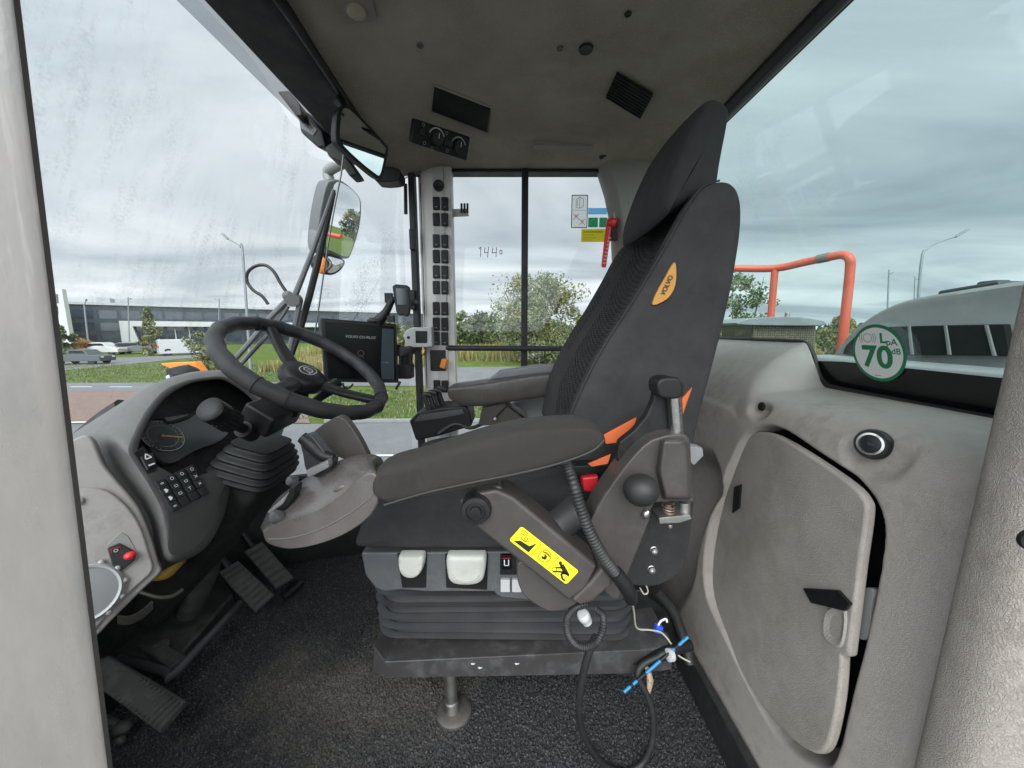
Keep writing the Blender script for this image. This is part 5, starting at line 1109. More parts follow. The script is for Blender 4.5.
# the glass faces back into the cab: its plane leans so that it shows the rear windows
m0 = P(360, 138, Ym); mn = Vector((.818, -.554, -.155)).normalized()
def mpt(x, y, k=0): return PP(x, y, m0 + mn * k, mn)
fr = sm2([(337, 118), (340, 109), (345, 105), (352, 108), (370, 126), (386, 144), (388.5, 150), (385, 170), (382, 178), (377, 178), (362, 166), (343, 149), (336, 139)], 3)
mb = MB(); mb.prism([mpt(x, y) for x, y in fr], -mn * .022); body = finish(mb, 'frame', M['black_plastic'], t, bevel=.005, seg=3)
gl_ = sm2([(341, 117), (343.5, 109), (347, 108.5), (352, 111.5), (369, 129), (384, 146), (385.5, 150), (382, 168), (379.5, 175), (376, 174), (362, 163), (345, 147), (340, 137)], 3)
mb = MB(); mb.poly([mpt(x, y, .0008) for x, y in gl_]); finish(mb, 'mirror_face', M['mirror_glass'], body, smooth=0)
mb = MB(); mb.tube([mpt(350, 116, -.02), P(345, 108, Ym + .02), P(338, 108, 1.0) + Vector((0, 0, .02))], .012, 10, smooth=3); finish(mb, 'mirror_arm', M['black_plastic'], t)
mb = MB(); mb.tube([P(344, 150, 1.02), P(341, 175, 1.04), P(335, 205, 1.06), P(326, 258, 1.10), P(320, 300, 1.15), P(313, 345, 1.2)], .0022, 6, smooth=3); o = finish(mb, 'antenna_wire', M['steel_dull']); tag(o, 'thin grey wire running down past the exterior mirror from the header', 'wire')

# ---- headliner fittings
def cpt(x, y, z=1.4985): return PZ(x, y, z)
mb = MB(); t = thing('ceiling_vent', 'black rectangular opening in the headliner above the heater panel', 'vent', cpt(461, 107))
mb.prism([cpt(x, y) for x, y in [(435, 86), (490, 108), (487, 131), (432, 110)]], (0, 0, -.004)); finish(mb, 'opening', M['dark_hole'], t, bevel=.001)
mb = MB(); qd = [cpt(x, y) for x, y in [(434, 85), (491.5, 107.5), (488, 132.5), (431, 111)]]; mb.tube(qd, .003, 6, closed=True); finish(mb, 'rim', M['ceiling_felt'], t)
t = thing('speaker_grille', 'square black slatted speaker grille in the headliner behind the headrest', 'speaker', cpt(628, 93))
sq = [cpt(x, y) for x, y in [(617, 71), (653, 92.5), (640, 117), (606, 96)]]; mb = MB(); mb.prism(sq, (0, 0, -.006)); finish(mb, 'backing', M['dark_hole'], t, bevel=.001)
mb = MB()
for i in range(9):
    f = (i + .5) / 9; a, b_ = sq[0].lerp(sq[3], f), sq[1].lerp(sq[2], f); mb.tube([a + Vector((0, 0, -.007)), b_ + Vector((0, 0, -.007))], .0018, 6)
finish(mb, 'slats', M['black_plastic'], t)
# heater control panel, tilted down from the headliner
t = thing('heater_panel', 'black heater control panel with two dials above the switch post', 'control panel', P(440, 138, 1.2))
hp_q = [P(414, 118, 1.10), P(470.5, 137, 1.22), P(467, 161, 1.235), P(411, 142, 1.115)]
hn_ = (hp_q[1] - hp_q[0]).cross(hp_q[3] - hp_q[0]).normalized(); hn_ = hn_ if hn_.y < 0 else -hn_
mb = MB(); mb.prism(hp_q, -hn_ * .018); hb_ = finish(mb, 'casing', M['black_plastic'], t, bevel=.004, seg=3)
def hq(u, v, k=0): return (hp_q[0] * (1 - u) + hp_q[1] * u) * (1 - v) + (hp_q[3] * (1 - u) + hp_q[2] * u) * v + hn_ * k
hu = (hp_q[1] - hp_q[0]).normalized(); hv = hn_.cross(hu)
for u_, v_, r_ in ((.40, .50, .019), (.80, .55, .019)):
    mb = MB(); mb.lathe([(r_, 0), (r_ * .9, .012), (r_ * .5, .014)], hq(u_, v_), hn_, 24); kb = finish(mb, 'dial', M['rubber'], t, smooth=35)
    d = Decal(hq(u_, v_, .0006), hu, hv, hn_, .0005); d.ring(0, 0, r_ * 1.3, .0035, 0, 1, 20, 160); d.done('scale_mark', [M['silver_plastic'] if u_ < .5 else M['screen_ink']], t)
    d = Decal(hq(u_, v_, .0145), hu, hv, hn_, .0005); d.line([(0, 0), (0, r_ * .7)], .002, 0, 1); d.done('pointer', [M['label_white']], kb)
mb = MB(); mb.box(hq(.6, .55, .004), (.03, .008, .016), Matrix((hu, hn_, hv)).transposed()); finish(mb, 'push_button', M['rubber'], t, bevel=.002)
mb = MB(); mb.box(hq(.15, .45, .003), (.016, .006, .016), Matrix((hu, hn_, hv)).transposed()); finish(mb, 'push_button', M['rubber'], t, bevel=.002)
d = Decal(hq(.5, .5, .0006), hu, hv, hn_, .0005)
for x, y in ((-.062, .022), (-.055, -.02), (.012, .02), (.02, -.022), (.03, .0), (-.03, -.028)): d.ring(x, y, .004, .001, 0, 1, n=8)
d.done('symbols', [M['screen_ink']], t)
# lamp, button, screws, label recess
t = thing('ceiling_lamp', 'small square reading lamp set in the headliner at the top edge', 'lamp', cpt(357, 8))
mb = MB(); mb.prism([cpt(x, y) for x, y in [(335, -4), (372, -4), (378, 18), (346, 22)]], (0, 0, -.006)); lp = finish(mb, 'bezel', mat('lamp_bezel', (.22, .19, .16), .6), t, bevel=.003)
mb = MB(); mb.lathe([(.018, 0), (.017, .006), (.010, .009)], cpt(356, 7) + Vector((0, 0, -.005)), (0, 0, -1), 20); finish(mb, 'lens', mat('lamp_lens', (.35, .30, .22), .3), t)
c = cpt(586, 48); mb = MB(); mb.lathe([(.0155, 0), (.0145, .005), (.008, .004)], c, (0, 0, -1), 20); o = finish(mb, 'ceiling_button', M['black_plastic']); tag(o, 'largest round black button in the middle of the headliner', 'button')
for x, y, lab in ((560, 48, 'small brown screw head left of the black ceiling button'), (628, 13.5, 'small dark screw head at the upper edge of the headliner'), (686, 106, 'small brown screw head between speaker grille and headrest'), (420, 45.5, 'small brown screw head between ceiling lamp and black opening')):
    mb = MB(); mb.lathe([(.007, 0), (.006, .003), (.003, .002)], cpt(x, y), (0, 0, -1), 14); o = finish(mb, 'ceiling_screw', M['black_plastic'] if x == 628 else mat('screw_brown_%d' % x, (.09, .075, .06), .6)); tag(o, lab, 'screw', 'screws in the headliner')
mb = MB(); mb.prism([PZ(x, y, 1.484) for x, y in [(534, 145), (594, 147), (592, 155), (533, 154)]], (0, 0, .02)); o = finish(mb, 'map_pocket', mat('cove_grey', (.26, .235, .20), .8), bevel=.002); tag(o, 'shallow rectangular plate above the far window', 'plate')

# ---- hoses and wires beside the seat
mb = MB(); mb.corr([P(x, y, Y) for x, y, Y in [(567, 465, .50), (573, 482, .475), (580, 506, .465), (590, 532, .46), (603, 556, .46), (616, 574, .465)]], .0082, .0045, .0016, 14)
t = thing('cable_conduit', 'black corrugated conduit running down over the armrest bracket', 'conduit', P(632, 600, .48))
finish(mb, 'corrugated_tube', M['rubber'], t, smooth=60)
mb = MB(); mb.tube([P(615, 572, .465), P(624, 584, .468), P(630, 594, .472), P(631, 600, .475)], [.0098, .0105, .0102, .009], 14, smooth=4); finish(mb, 'end_sleeve', M['black_plastic'], t)
t = thing('cable_conduit', 'black corrugated conduit coiled under the armrest and looping onto the carpet', 'conduit', P(620, 762, .63))
mb = MB(); mb.corr([P(x, y, Y) for x, y, Y in [(588, 604, .53), (575, 608, .525), (567, 620, .52), (569, 636, .52), (580, 647, .52), (594, 644, .525), (602, 632, .53), (603, 616, .54), (597, 610, .55)]], .0062, .004, .0013, 12); finish(mb, 'corrugated_tube', M['rubber'], t, smooth=60)
mb = MB(); mb.corr([P(x, y, Y) for x, y, Y in [(596, 636, .55), (589, 652, .55), (582, 680, .56), (579, 705, .575), (582, 730, .60), (592, 750, .62), (606, 766, .63), (624, 772, .635), (642, 764, .64), (652, 742, .645), (653, 715, .65), (647, 695, .655), (640, 682, .66), (638, 672, .665), (645, 663, .67), (658, 657, .675)]], .0066, .004, .0010, 12); finish(mb, 'corrugated_tube', M['rubber'], t, smooth=60)
mb = MB(); mb.lathe([(.008, 0), (.010, .004), (.010, .012), (.0085, .014), (.0085, .022)], P(582, 613, .53), (.4, .2, -.8), 14); finish(mb, 'plug', M['silver_plastic'], t)
mb = MB(); mb.tube([P(647, 668, .664), P(650, 680, .662), P(648, 693, .66)], [.004, .007, .004], 10, smooth=4); finish(mb, 'split_sleeve', mat('copperish', (.34, .27, .2), .5, var=.5, vscale=300), t)
mb = MB(); mb.tube([P(x, y, Y) for x, y, Y in [(632, 600, .5), (634, 612, .60), (637, 628, .66), (650, 630, .68), (662, 633, .69), (672, 645, .69), (678, 655, .69), (690, 662, .69)]], .0017, 6, smooth=5); o = finish(mb, 'loose_wire', M['wire_white']); tag(o, 'thin pale loose wire hanging beside the black mounting plate', 'wire')
mb = MB(); mb.tube([P(x, y, .72) for x, y in [(640, 588), (644, 594), (648, 592), (646, 585)]], .0016, 6, smooth=4); o = finish(mb, 'loose_wire', M['wire_white']); tag(o, 'short curl of pale wire under the black mounting plate', 'wire')
t = thing('wire_connector', 'small blue plug with pale wire ends near the rear wall foot', 'connector', P(658, 628, .70))
mb = MB(); mb.box(P(658, 628.5, .70), (.016, .012, .016), Matrix.Rotation(R(15), 3, 'Y')); finish(mb, 'plug', M['blue_plug'], t, bevel=.002)
mb = MB(); mb.tube([P(658, 626, .70), P(661, 621, .70), P(666, 619, .70), P(667, 622, .70)], .0022, 6, smooth=3); finish(mb, 'wire_end', M['label_white'], t)
t = thing('taped_wire', 'bright blue taped wire with black bands crossing the seat tray end', 'wire', P(656, 670, .66))
pa, pb = P(688, 637, .68), P(624, 692, .645)
mb = MB(); mb.cyl(pa.lerp(pb, 0), pa.lerp(pb, 1), .0024, 10); finish(mb, 'core', M['ink_black'], t)
for f0, f1 in ((0, .15), (.22, .30), (.44, .66), (.80, .86), (.90, 1.0)):
    mb = MB(); mb.cyl(pa.lerp(pb, f0), pa.lerp(pb, f1), .0032, 12); finish(mb, 'blue_band', M['blue_tape'], t)
mb = MB(); mb.lathe([(.010, -.005), (.012, -.004), (.012, .004), (.010, .005)], P(670, 655, .67), (1, .3, -.2), 24); finish(mb, 'cable_clip', M['silver_plastic'], t)
mb = MB(); mb.tube([P(640, 668, .68), P(655, 658, .68), P(672, 650, .685), P(690, 645, .70)], .011, 10, smooth=4); finish(mb, 'black_sleeve', M['black_plastic'], t)
# two dark hoses behind the seat foot
mb = MB(); mb.tube([P(655, 590, .80), P(672, 610, .80), P(684, 640, .78), P(690, 665, .75)], .012, 10, smooth=4); mb.tube([P(640, 600, .82), P(655, 615, .82), P(668, 640, .80)], .009, 8, smooth=4); o = finish(mb, 'rubber_hose', M['rubber']); tag(o, 'dark rubber hoses in the corner between seat tray and rear wall', 'hose')
# grey panel seen behind the seat on the far side
mb = MB(); mb.prism([P(x, y, 1.30) for x, y in sm2([(508, 405), (530, 397), (552, 395), (600, 395), (600, 430), (505, 430)], 2)], (0, .1, 0)); o = finish(mb, 'side_shelf', mat('pale_shelf', (.40, .40, .39), .5), bevel=.012, seg=3); tag(o, 'pale moulded shelf below the far window behind the armrest', kind='structure')
# ================================================================== outside
GZ = -2.1
def G(x, y): return PZ(x, y, GZ)
asphalt = mat('asphalt', (.13, .132, .135), .85, var=.12, vscale=1.2, bump='noise', bscale=60, bdist=.004, stain=(.18, .18, .18), stain_amt=.4, sscale=.5)
redpave = mat('red_pave', (.17, .115, .095), .85, var=.15, vscale=3, bump='noise', bscale=30, bdist=.004)
lawn = mat('lawn', (.085, .125, .025), .95, spec=.1, var=.3, vscale=.9, bump='noise', bscale=30, bdist=.05, stain=(.15, .15, .05), stain_amt=.6, sscale=.35)
mb = MB(); mb.poly([(-900, -900, GZ - .02), (900, -900, GZ - .02), (900, 1500, GZ - .02), (-900, 1500, GZ - .02)]); o = finish(mb, 'ground', lawn, smooth=0); tag(o, 'green grass ground around the roads', kind='structure')
def sheet(name, pts, m, dz, lab):
    mb = MB(); mb.poly([Vector((p[0], p[1], GZ + dz)) for p in pts]); o = finish(mb, name, m, smooth=0); tag(o, lab, kind='structure'); return o
# near yard and road bands, laid out on the ground plane
y0 = G(512, 420).y; ya = G(512, 386).y; yb = G(512, 366).y
g = lambda x, y: (G(x, y).x, G(x, y).y)
sheet('road', [(-60, -30), (60, -30), (60, G(430, 421).y + .2), g(430, 422), g(300, 424), g(100, 424), (-60, G(60, 424).y)], asphalt, 0.0, 'grey asphalt road right beside the machine')
sheet('pavement', [g(-60, 424), g(310, 423), g(300, 392), g(60, 390), g(-200, 390)], redpave, .004, 'reddish paved strip in front of the machine')
sheet('road', [g(-300, 391.5), g(60, 391), g(300, 391), g(300, 386), g(415, 386), g(640, 388), g(1500, 392), g(1500, 369), g(640, 366), g(300, 368), g(300, 382), g(60, 383), g(-300, 383)], asphalt, .008, 'grey road crossing beyond the grass verge')
sheet('road', [g(-60, 373), g(60, 371), g(140, 363), g(205, 356.5), g(205, 354), g(110, 358), g(60, 361), g(-60, 363)], asphalt, .004, 'side road with the parked car in front of the long building')
wp_ = M['white_paint']
def stripe(a, b, w_):
    a, b = G(*a), G(*b); d_ = (b - a).normalized(); n_ = Vector((-d_.y, d_.x, 0)) * w_ / 2
    mb = MB(); mb.poly([a + n_ + Vector((0, 0, .014)), b + n_ + Vector((0, 0, .014)), b - n_ + Vector((0, 0, .014)), a - n_ + Vector((0, 0, .014))]); return mb
o = finish(stripe((340, 456), (520, 455.5), .10), 'road_marking', wp_, smooth=0); tag(o, 'white painted line on the near asphalt', kind='structure')
o = finish(stripe((40, 423), (120, 422), .12), 'road_marking', wp_, smooth=0); tag(o, 'white painted line along the reddish paving', kind='structure')
for x in (70, 110, 165, 215): o = finish(stripe((x, 387), (x + 22, 387), .12), 'road_marking', wp_, smooth=0); tag(o, 'dashes of the white centre line on the crossing road', kind='structure', group='centre line dashes')
kb = mat('kerb', (.2, .2, .195), .8, var=.1)
def kerb(a, b, lab):
    a, b = G(*a), G(*b); mb = MB(); mb.prism([a + Vector((0, -.08, 0)), a + Vector((0, .08, 0)), a + Vector((0, .08, .11)), a + Vector((0, -.08, .11))], b - a); o = finish(mb, 'kerb', kb, bevel=.015); tag(o, lab, kind='structure')
kerb((325, 422.5), (640, 421), 'low kerb between near asphalt and grass')
# vegetation -----------------------------------------------------------------
def leaf_mesh(name, mats, spots, size, aspect=1.6, seed=1, parent=None, up=.25):
    """many small leaf quads scattered at spots = [(centre, radius vec, count, mat)]"""
    rg = np.random.default_rng(seed); V = []; Fm = []; mi = []
    for c, r, cnt, m_ in spots:
        q = rg.normal(size=(cnt, 3)); q /= np.linalg.norm(q, axis=1)[:, None]; q *= (rg.random(cnt) ** .45)[:, None]
        pos = np.array(c) + q * np.array(r)
        nn = rg.normal(size=(cnt, 3)) + np.array([0, 0, up]); nn /= np.linalg.norm(nn, axis=1)[:, None]
        tt = np.cross(nn, rg.normal(size=(cnt, 3))); tt /= np.linalg.norm(tt, axis=1)[:, None]; bb = np.cross(nn, tt)
        s = size * (.6 + .8 * rg.random(cnt))[:, None]
        base = len(V) * 4
        V.append(np.stack([pos - tt * s * aspect, pos + bb * s, pos + tt * s * aspect, pos - bb * s], 1).reshape(-1, 3)); mi += [m_] * cnt
    V = np.concatenate(V); n_ = len(V) // 4
    me = bpy.data.meshes.new(name); me.from_pydata(V.tolist(), [], (np.arange(n_ * 4).reshape(n_, 4)).tolist())
    for m_ in mats: me.materials.append(m_)
    me.polygons.foreach_set('material_index', np.array(mi, np.int32)); me.update()
    o = bpy.data.objects.new(name, me); COL.objects.link(o)
    if parent: attach(o, parent)
    return o
def leafmat(name, col):
    m = mat(name, col, .7, spec=.2, var=.3, vscale=.8); return m
LG = [leafmat('leaf_mid', (.11, .135, .055)), leafmat('leaf_dark', (.045, .07, .025)), leafmat('leaf_yellow', (.19, .18, .07)), leafmat('leaf_pale', (.18, .20, .12)), leafmat('leaf_orange', (.32, .13, .03))]
bark = mat('bark', (.16, .14, .115), .9, var=.3, vscale=4, bump='noise', bscale=20, bdist=.02)
def tree(name, base, h, w_, lab, kinds, group=None, nl=1500, leaf=.12, blobs=14, seed=0, crown_from=.25, shape='round', multi=1, density=1.0, cat='tree'):
    rg = random.Random(seed); t = thing(name, lab, cat, base, group)
    base = Vector(base); mb = MB()
    spots = []
    tops = []
    for k in range(multi):
        ox = (k - (multi - 1) / 2) * w_ * .28; top = base + Vector((ox * 1.4 + rg.uniform(-.1, .1) * w_, rg.uniform(-.1, .1) * w_, h * rg.uniform(.78, .95)))
        b0 = base + Vector((ox * .3, 0, 0)); mid_ = b0.lerp(top, .5) + Vector((rg.uniform(-.06, .06) * w_, 0, 0)); r0 = .018 * h / multi ** .5 + .02
        mb.tube([b0, mid_, top], [r0, r0 * .6, r0 * .15], 7, smooth=3); tops.append((b0, mid_, top, r0))
        for i in range(9):
            f = rg.uniform(crown_from * .8, .9); p = b0.lerp(mid_, f * 2) if f < .5 else mid_.lerp(top, f * 2 - 1)
            a = rg.uniform(0, 6.28); ln_ = w_ * (.5 if multi == 1 else .3) * rg.uniform(.3, .7) * (1.2 - f if shape == 'cone' else 1)
            e_ = p + Vector((math.cos(a) * ln_, math.sin(a) * ln_, ln_ * rg.uniform(.2, .9)))
            if e_.z > base.z + h: e_.z = base.z + h
            mb.tube([p, p.lerp(e_, .5) + Vector((0, 0, .03 * h)), e_], [r0 * .35, r0 * .2, r0 * .06], 5, smooth=2)
            rr = w_ * rg.uniform(.10, .22); spots.append((e_, (rr, rr, rr * .9), int(nl * density / blobs / multi * 1.0), rg.choice(kinds)))
    for i in range(blobs):
        f = crown_from + (1 - crown_from) * rg.random()
        if shape == 'cone': env = max(.12, 1.05 - f)
        else: env = math.sin(min(1, max(0.08, (f - crown_from) / (1 - crown_from))) * math.pi * .86 + .25) ** .6
        a = rg.uniform(0, 6.28); rad = w_ * .5 * env * rg.random() ** .5
        rr = w_ * rg.uniform(.09, .2); spots.append(((base.x + math.cos(a) * rad, base.y + math.sin(a) * rad, base.z + h * f - rr * .3), (rr, rr, rr * 1.0), int(nl / blobs), rg.choice(kinds)))
    finish(mb, 'trunk', bark, t); leaf_mesh('crown', LG, spots, leaf, seed=seed, parent=t); return t
def from_px(xl, xr, ytop, dist, ybase=None):
    """base point, height and width of something at range dist whose foot is on the ground"""
    a = P(xl, 340, dist); b = P(xr, 340, dist); tp_ = P((xl + xr) / 2, ytop, dist); return Vector(((a.x + b.x) / 2, dist, GZ)), tp_.z - GZ, b.x - a.x
# trees beyond the far window
bs, h, w_ = from_px(500, 578, 276, 34); tree('birch_tree', bs, h, w_ * 1.0, 'tall airy yellow-green tree clump behind the window divider', [0, 2, 3, 3], nl=15000, leaf=.075, blobs=64, seed=3, multi=3, crown_from=.12, density=1.0)
for i, (xl, xr, yt, ds, lab, kd) in enumerate([(449, 478, 312, 46, 'low dark green tree just right of the switch post', [0, 1]), (470, 505, 316, 50, 'rounded green tree left of the tall airy clump', [0, 1, 3]), (498, 530, 306, 42, 'medium green tree partly before the tall airy clump', [0, 2]), (572, 612, 318, 40, 'low olive tree at the seat end of the far window', [2, 0, 3]), (384, 414, 322, 44, 'green tree left of the switch post behind the cradle', [0, 2, 3]), (622, 668, 300, 38, 'olive tree hidden behind the seat backrest', [0, 1])]):
    bs, h, w_ = from_px(xl, xr, yt, ds); tree('leafy_tree', bs, h, w_ * 1.15, lab, kd, 'trees beyond the crossing road', nl=1900, leaf=.13, blobs=20, seed=20 + i, crown_from=.1)
# left trees in front of the long building
bs, h, w_ = from_px(140, 162, 308, 44); tree('conifer_tree', bs, h, w_, 'narrow yellowish conical tree before the white framed entrance', [2, 3, 0], nl=2600, leaf=.08, blobs=40, seed=51, crown_from=.06, shape='cone')
bs, h, w_ = from_px(52, 70, 322, 42); tree('leafy_tree', bs, h, w_, 'small dark green tree beside the foreground door post', [1, 0], nl=1500, leaf=.09, blobs=18, seed=52, crown_from=.05)
bs, h, w_ = from_px(72, 91, 340.5, 45); tree('autumn_bush', bs, h, w_, 'round orange autumn bush behind the parked car', [4, 4, 2], nl=1200, leaf=.07, blobs=18, seed=53, crown_from=.05, cat='bush')
bs, h, w_ = from_px(188, 222, 330, 26); tree('wild_bush', bs, h, w_, 'pale green wild bush behind the steering wheel rim', [3, 2, 3], nl=2400, leaf=.05, blobs=26, seed=54, crown_from=.04, cat='bush')
# behind the machine
bs, h, w_ = from_px(712, 766, 270, 30); tree('birch_tree', bs, h, w_, 'sparse birch tree behind the red handrail', [0, 3, 1], nl=2400, leaf=.08, blobs=30, seed=61, crown_from=.12, multi=2)
bs, h, w_ = from_px(815, 850, 318, 30); tree('wild_bush', bs, h, w_, 'low green bush seen between precleaner and engine hood', [0, 2], nl=1400, leaf=.08, blobs=18, seed=62, crown_from=.04, cat='bush')
for i, (x, y_, h, w_) in enumerate([(110, 42, 7, 8), (122, 52, 8, 9), (104, 50, 6, 7), (130, 44, 9, 9), (96, 58, 6, 7)]):
    if i in (1, 4, 0): pass
    tree('leafy_tree', (x, y_, GZ), h, w_, ['olive tree far beyond the engine hood nearest the road', 'tall olive tree far beyond the engine hood', 'smaller tree far beyond the engine hood', 'tallest tree far beyond the engine hood', 'low tree far beyond the engine hood by the lamps'][i], [2, 0, 1], 'trees behind the machine', nl=1800, leaf=.2, blobs=22, seed=70 + i, crown_from=.1)
# distant wood and reed field
rg = np.random.default_rng(5); spots = []
for i in range(260):
    x = rg.uniform(-150, 190); d_ = rg.uniform(120, 150); hh = rg.uniform(3, 6.5); spots.append(((x, d_, GZ + hh * .5), (rg.uniform(3, 6), 3, hh * .55), 60, int(rg.choice([0, 1, 1, 2, 3]))))
o = leaf_mesh('distant_wood', LG, spots, .65, seed=9); tag(o, 'far-off belt of trees along the horizon', 'woodland', kind='stuff')
def reeds(name, xr, yr, n_, hgt, seed, lab, mats):
    rg = np.random.default_rng(seed); x = rg.uniform(*xr, n_); y = rg.uniform(*yr, n_); h = hgt * (.6 + .6 * rg.random(n_)); ln_ = rg.normal(size=(n_, 2)) * .16; wd = .03 * (y / 20) ** .8 * (.7 + .6 * rg.random(n_)); an = rg.uniform(0, 3.14, n_)
    dx, dy = np.cos(an) * wd, np.sin(an) * wd; z0 = np.full(n_, GZ - .02)
    V = np.stack([np.stack([x - dx, y - dy, z0], 1), np.stack([x + dx, y + dy, z0], 1), np.stack([x + ln_[:, 0] * h + dx * .4, y + ln_[:, 1] * h, z0 + h], 1), np.stack([x + ln_[:, 0] * h - dx * .4, y + ln_[:, 1] * h, z0 + h], 1)], 1).reshape(-1, 3)
    me = bpy.data.meshes.new(name); me.from_pydata(V.tolist(), [], np.arange(n_ * 4).reshape(n_, 4).tolist())
    for m_ in mats: me.materials.append(m_)
    me.polygons.foreach_set('material_index', rg.integers(0, len(mats), n_).astype(np.int32)); me.update(); o = bpy.data.objects.new(name, me); COL.objects.link(o); tag(o, lab, 'reeds', kind='stuff'); return o
yl, yh_ = G(512, 362).y, G(512, 352).y
reedm = [mat('reed_straw', (.30, .25, .11), .9, spec=.1), mat('reed_green', (.13, .16, .05), .9, spec=.1), mat('reed_brown', (.20, .15, .07), .9, spec=.1)]
reeds('reed_field', (-22, 40), (yl + 1, yl + 26), 30000, 1.25, 11, 'yellowing field of reeds and tall grass beyond the crossing road', reedm)
reeds('tall_grass', (-18.5, -8), (G(200, 372).y, G(200, 358).y), 9000, .7, 12, 'tall straw coloured grass in front of the long building', reedm)
reeds('verge_grass', (-9, 14), (G(390, 420).y, G(390, 390).y), 14000, .10, 13, 'short uneven grass of the road verge', [LG[0], LG[3], lawn])
reeds('verge_grass', (-40, -7), (G(150, 383).y, G(150, 364).y), 16000, .07, 14, 'mown green grass beside the side road', [LG[0], lawn, LG[3]])

# long office building ---------------------------------------------------------
bl = thing('office_building', 'long dark glass office building with a white framed entrance', 'building', P(75, 345, 66))
L0, L1 = P(72, 345, 66), P(335, 345, 92)
bu_ = Vector((L1.x - L0.x, L1.y - L0.y, 0)).normalized(); bn_ = Vector((bu_.y, -bu_.x, 0)); bn_ = bn_ if bn_.y < 0 else -bn_
BL = (L1 - L0).length + 30; Ht = P(75, 304, 66).z
o0 = Vector((L0.x, L0.y, GZ))
def bp(s, z, k=0): return o0 + bu_ * s + Vector((0, 0, z - GZ)) + bn_ * k
facade = mat('facade_dark', (.04, .05, .06), .35, var=.4, vscale=.8)
fglass = mat('facade_glass', (.03, .042, .055), .08, spec=.8, rvar=0, var=.5, vscale=.5)
mb = MB(); mb.prism([bp(0, GZ - .5), bp(BL, GZ - .5), bp(BL, Ht), bp(0, Ht)], -bn_ * 25); finish(mb, 'wall', facade, bl)
mb = MB(); mb.prism([bp(-.2, Ht, .3), bp(BL, Ht, .3), bp(BL, Ht + .45, .3), bp(-.2, Ht + .45, .3)], -bn_ * 25.6); finish(mb, 'roof_edge', mat('roof_light', (.42, .43, .44), .6), bl)
rg = random.Random(2)
nwin = 0
for r_ in range(3):
    z0 = GZ + .6 + r_ * (Ht - GZ - .8) / 3; z1 = z0 + (Ht - GZ) / 3 - 1.0
    for i in range(24):
        s0 = .6 + i * BL / 24; mb = MB(); mb.prism([bp(s0, z0, .06), bp(s0 + BL / 24 - .5, z0, .06), bp(s0 + BL / 24 - .5, z1, .06), bp(s0, z1, .06)], -bn_ * .05); finish(mb, 'window', fglass, bl, smooth=0); nwin += 1
# white entrance frame
def s_at(px):
    r = ray(px, 340); o2 = Vector((ORG.x, ORG.y)); A = np.array([[bu_.x, -r.x], [bu_.y, -r.y]]); q = np.linalg.solve(A, np.array([o2.x - o0.x, o2.y - o0.y])); return q[0]
sA, sB = s_at(123.5), s_at(318); wh = mat('white_render', (.50, .50, .495), .6, var=.04)
def zat(px, py): s = s_at(px); p = bp(s, 0); return P(px, py, p.y).z
zt_ = zat(124, 321)
mb = MB(); mb.prism([bp(sA, GZ, 1.6), bp(sA, zt_, 1.6), bp(sB, zt_, 1.6), bp(sB, zt_ - 1.0, 1.6), bp(sA + 1.7, zt_ - 1.0, 1.6), bp(sA + 2.4, GZ, 1.6)], -bn_ * 1.5); finish(mb, 'entrance_frame', wh, bl, bevel=.03)
for px in (132, 147, 176, 190, 216): 
    s = s_at(px); mb = MB(); mb.prism([bp(s, GZ, .35), bp(s + .16, GZ, .35), bp(s + .16, zt_ - .6, .35), bp(s, zt_ - .6, .35)], -bn_ * .2); finish(mb, 'mullion', wh, bl)
mb = MB(); mb.prism([bp(s_at(98), Ht + .4, -3), bp(s_at(112), Ht + .4, -3), bp(s_at(112), Ht + 1.5, -3), bp(s_at(98), Ht + 1.5, -3)], -bn_ * 4); finish(mb, 'roof_plant', mat('plant_grey', (.35, .36, .37), .6), bl)
# white block at the left
t = thing('office_block', 'white fronted office block at the left behind the door post', 'building', P(50, 345, 60))
q0, q1 = P(20, 345, 60), P(67, 345, 60); zt2 = P(50, 289, 60).z
mb = MB(); mb.prism([(q0.x - 20, 60, GZ), (P(70.5, 340, 60).x, 60, GZ), (P(63.5, 300, 60).x, 60, zt2), (q0.x - 20, 60, zt2)], (0, .6, 0)); finish(mb, 'wall', wh, t)
for i, (ya_, yb_) in enumerate(((294, 303), (306, 314), (317, 325), (328, 336))):
    for x0, x1 in ((32, 43), (46, 57)):
        mb = MB(); mb.prism([P(x0, ya_, 59.9), P(x1, ya_, 59.9), P(x1 + .8, yb_, 59.9), P(x0 + .8, yb_, 59.9)], (0, .08, 0)); finish(mb, 'window', fglass, t, smooth=0)

